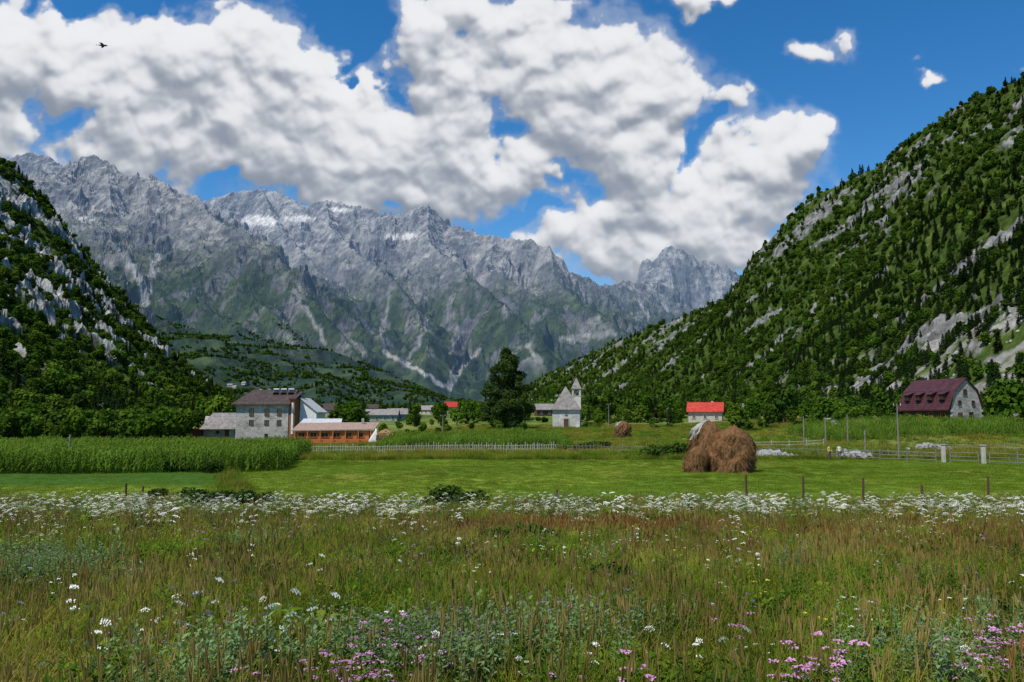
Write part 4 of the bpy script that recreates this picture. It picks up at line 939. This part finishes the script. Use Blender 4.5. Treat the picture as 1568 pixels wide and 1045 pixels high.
railfence([at_(1290,91),at_(1345,88),at_(1430,84)],'rail_fence',W_grey); railfence([at_(1452,84),at_(1495,82)],'rail_fence',W_grey); railfence([at_(1512,81),at_(1600,78)],'rail_fence',W_grey)
railfence([at_(1420,110),at_(1600,104)],'rail_fence',W_grey,1.1); railfence([at_(1100,120),at_(1260,122)],'rail_fence',W_pale,1.0,2.6,2)
railfence([at_(615,125),at_(700,128)],'rail_fence',W_grey,1.0,2.6,2)
for px,Y in((1442,84.3),(1503,81.5)):
    x,y=at_(px,Y); e=empty('stone_gatepost',(x,y,g1(x,y)-.1)); box('shaft',e,(0,0,.95),(.36,.36,1.9),PL_cream,.04); box('cap',e,(0,0,1.96),(.46,.46,.12),S_barn,.03)
for px,Y,h in((1140,38,1.8),(1225,37,1.75),(1316,37.5,1.7),(1408,36.3,1.45),(1506,38.5,1.7),(852,39,1.1),(198,40,1.3),(222,41,1.1),(1050,39,.9)):
    x,y=at_(px,Y); e=empty('fence_post',(x,y,g1(x,y))); tubes('stake',e,[((0,0,-.3),(random.uniform(-.09,.09),0,h),.06 if px!=1408 else .10,.05)],W_brown,7)
def pole(px,Y,h,arm=True,name='utility_pole'):
    x,y=at_(px,Y); e=empty(name,(x,y,g1(x,y))); tubes('pole',e,[((0,0,-.3),(.05,0,h),.11,.07)],W_grey,8)
    if arm:
        boxes('crossarm',e,[((.05,0,h-.25),(.9,.08,.08))],W_brown); tubes('insulators',e,[((x_,0,h-.2),(x_,0,h-.02),.04,.03) for x_ in(-.35,.05,.45)],PL_white)
pole(1374,90,6.3); pole(1323,100,3.2,False,'wooden_pole'); pole(1230,120,4.6,False,'wooden_pole'); pole(678,150,4.5); pole(108,75,3.2,False,'wooden_pole'); pole(932,200,6,True); pole(1297,125,4.4,False,'wooden_pole'); pole(1263,124,4.2,False,'wooden_pole')
M_lime=noisy('limestone_rubble',(.26,.26,.25),(.46,.46,.45),4,bump=.5)
def rubble(px,Y,w_,n,seed):
    x,y=at_(px,Y); e=empty('limestone_pile',(x,y,g1(x,y))); r=random.Random(seed); V=[];Fs=[]
    for _ in range(n):
        cx=r.gauss(0,w_*.3); cy=r.gauss(0,.8); s=r.uniform(.08,.26); cz=max(0,.9-abs(cx)/w_*.9)*r.random()+s*.3; o=len(V)
        base=[(-1,-1,-1),(1,-1,-1),(1,1,-1),(-1,1,-1),(-.7,-.6,1),(.6,-.8,.8),(.8,.6,1),(-.6,.7,.9)]
        V+=[(cx+a*s*r.uniform(.7,1.2),cy+b*s*r.uniform(.7,1.2),cz+c*s*.7*r.uniform(.7,1.2)) for a,b,c in base]; Fs+=[tuple(o+k for k in q) for q in((3,2,1,0),(4,5,6,7),(0,1,5,4),(1,2,6,5),(2,3,7,6),(3,0,4,7))]
    poly('stones',V,Fs,M_lime,e)
rubble(1178,94,4.5,260,1); rubble(1306,92,3.0,130,2); rubble(1420,112,4,60,3); rubble(1150,101,3,50,4)
V=[];Fs=[]; r=random.Random(4)
for _ in range(420):
    Y=r.uniform(150,330); px=r.uniform(1230,1700); X=lane(px)*Y; s=r.uniform(.2,.9)
    xf=np.interp(Y,*RF); z=g1(X,Y) if X<xf else float(hill(np.array([X]),np.array([Y]),1)[0][0]); o=len(V)
    base=[(-1,-1,-1),(1,-1,-1),(1,1,-1),(-1,1,-1),(-.7,-.6,1),(.6,-.8,.8),(.8,.6,1),(-.6,.7,.9)]
    V+=[(X+a*s*r.uniform(.6,1.3),Y+b*s*r.uniform(.6,1.3),z+c*s*.7*r.uniform(.7,1.2)) for a,b,c in base]; Fs+=[tuple(o+k for k in q) for q in((3,2,1,0),(4,5,6,7),(0,1,5,4),(1,2,6,5),(2,3,7,6),(3,0,4,7))]
poly('limestone_boulders',V,Fs,M_lime,None)
# ------------------------------------------------------------ people
def person(px,Y,shirt,pants,rot,seed):
    x,y=at_(px,Y); e=empty('standing_person',(x,y,g1(x,y)+.02),rot)
    J={'pel':(0,0,.95,.14),'wst':(0,0,1.08,.125),'chs':(0,0.01,1.30,.15),'nck':(0,0,1.47,.06),'nk2':(0,-.01,1.53,.055),
       'shl':(-.17,0,1.42,.065),'ell':(-.24,.02,1.14,.045),'wrl':(-.23,-.08,.90,.03),'shr':(.17,0,1.42,.065),'elr':(.25,.03,1.15,.045),'wrr':(.17,-.16,1.02,.03),
       'hpl':(-.09,0,.90,.09),'knl':(-.11,-.02,.50,.06),'anl':(-.12,.02,.09,.042),'tol':(-.14,-.14,.04,.04),'hpr':(.09,0,.90,.09),'knr':(.12,-.03,.50,.06),'anr':(.14,0,.09,.042),'tor':(.17,-.15,.04,.04)}
    E=[('pel','wst'),('wst','chs'),('chs','nck'),('nck','nk2'),('chs','shl'),('shl','ell'),('ell','wrl'),('chs','shr'),('shr','elr'),('elr','wrr'),('pel','hpl'),('hpl','knl'),('knl','anl'),('anl','tol'),('pel','hpr'),('hpr','knr'),('knr','anr'),('anr','tor')]
    ks=list(J); me=bpy.data.meshes.new('body'); me.from_pydata([J[k][:3] for k in ks],[(ks.index(a),ks.index(b)) for a,b in E],[])
    ob=link(bpy.data.objects.new('body',me),e); md=ob.modifiers.new('skin','SKIN')
    for i,k in enumerate(ks): me.skin_vertices[0].data[i].radius=(J[k][3],J[k][3]*.85)
    me.skin_vertices[0].data[0].use_root=True
    sb=ob.modifiers.new('sub','SUBSURF'); sb.levels=1; sb.render_levels=2
    m,nt,b=newmat('clothes_%d'%seed); tc=N(nt,'ShaderNodeTexCoord'); sx=N(nt,'ShaderNodeSeparateXYZ'); nt.links.new(tc.outputs['Object'],sx.inputs[0])
    rp=ramp(nt,[(0,(.04,.035,.03)),(.055,pants),(.56,shirt),(.855,(.42,.25,.17))],'CONSTANT'); mt=N(nt,'ShaderNodeMath',operation='DIVIDE'); mt.inputs[1].default_value=1.75
    nt.links.new(sx.outputs[2],mt.inputs[0]); nt.links.new(mt.outputs[0],rp.inputs[0]); nt.links.new(rp.outputs[0],b.inputs['Base Color']); me.materials.append(m)
    sk=noisy('skin_%d'%seed,(.40,.23,.16),(.46,.28,.19),8,bump=0); hr=noisy('hair_%d'%seed,(.03,.02,.015),(.06,.04,.03),20,bump=.2)
    import bmesh
    bm=bmesh.new(); bmesh.ops.create_uvsphere(bm,u_segments=16,v_segments=12,radius=1)
    for v in bm.verts:
        k=.8 if v.co.z<-.3 else 1; v.co=Vector((v.co.x*.077*k,v.co.y*.098*(.92 if v.co.z<-.3 else 1)-.01,v.co.z*.118+1.64))
        if abs(v.co.x)<.02 and v.co.y<-.09 and abs(v.co.z-1.63)<.03: v.co.y-=.02
    m2=bpy.data.meshes.new('head'); bm.to_mesh(m2); bm.free(); m2.materials.append(sk); link(bpy.data.objects.new('head',m2),e)
    bm=bmesh.new(); bmesh.ops.create_uvsphere(bm,u_segments=16,v_segments=12,radius=1)
    bmesh.ops.delete(bm,geom=[v for v in bm.verts if v.co.z<-.35 or (v.co.y<-.45 and v.co.z<.45)],context='VERTS')
    for v in bm.verts: v.co=Vector((v.co.x*.086,v.co.y*.106-.005,v.co.z*.126+1.65))
    m3=bpy.data.meshes.new('hair'); bm.to_mesh(m3); bm.free(); m3.materials.append(hr); link(bpy.data.objects.new('hair',m3),e)
    fl=[]
    for s,(wx_,wy_,wz_) in((-1,(-.23,-.08,.90)),(1,(.17,-.16,1.02))):
        fl.append(((wx_,wy_,wz_),(wx_,wy_-.02,wz_-.08),.032,.036))
        for k in range(4): fl.append(((wx_+(k-1.5)*.018,wy_-.02,wz_-.08),(wx_+(k-1.5)*.02,wy_-.045,wz_-.15-.01*(k in(1,2))),.010,.008))
        fl.append(((wx_-s*.03,wy_-.02,wz_-.04),(wx_-s*.055,wy_-.05,wz_-.09),.011,.009))
    tubes('hands',e,fl,sk,6); 
    tubes('mouth',e,[((-.02,-.103,1.585),(.02,-.103,1.585),.005,.005)],hr,5)
    tubes('eyes',e,[((sx_,-.098,1.645),(sx_,-.106,1.645),.011,.009) for sx_ in(-.03,.03)],hr,6); tubes('ears',e,[((s*.07,0,1.64),(s*.092,.01,1.645),.025,.02) for s in(-1,1)],sk,6)
person(1268,88,(.60,.42,.10),(.05,.06,.09),.5,1); person(1283,89,(.60,.55,.47),(.10,.11,.16),-.9,2)
M_bird=noisy('bird_dark',(.02,.018,.015),(.05,.04,.03),10,bump=0)
b=P(157,70,32); e=empty('flying_bird',tuple(b),.3)
tubes('body',e,[((-.16,0,0),(0,0,.01),.015,.045),((0,0,.01),(.14,0,.02),.045,.03),((.14,0,.02),(.2,0,.02),.028,.004)],M_bird,8,True)
poly('wings',[(.06,0,.03),(-.05,0,.03),(-.10,-.28,.0),(.02,-.2,.03),(-.10,.28,.0),(.02,.2,.03),(-.16,0,0),(-.26,-.04,0),(-.26,.04,0)],[(0,1,2,3),(0,5,4,1),(6,7,8)],M_bird,e)
print('forest',len(FP),'grass',sum(len(a) for a in GP),'corn',len(CP))
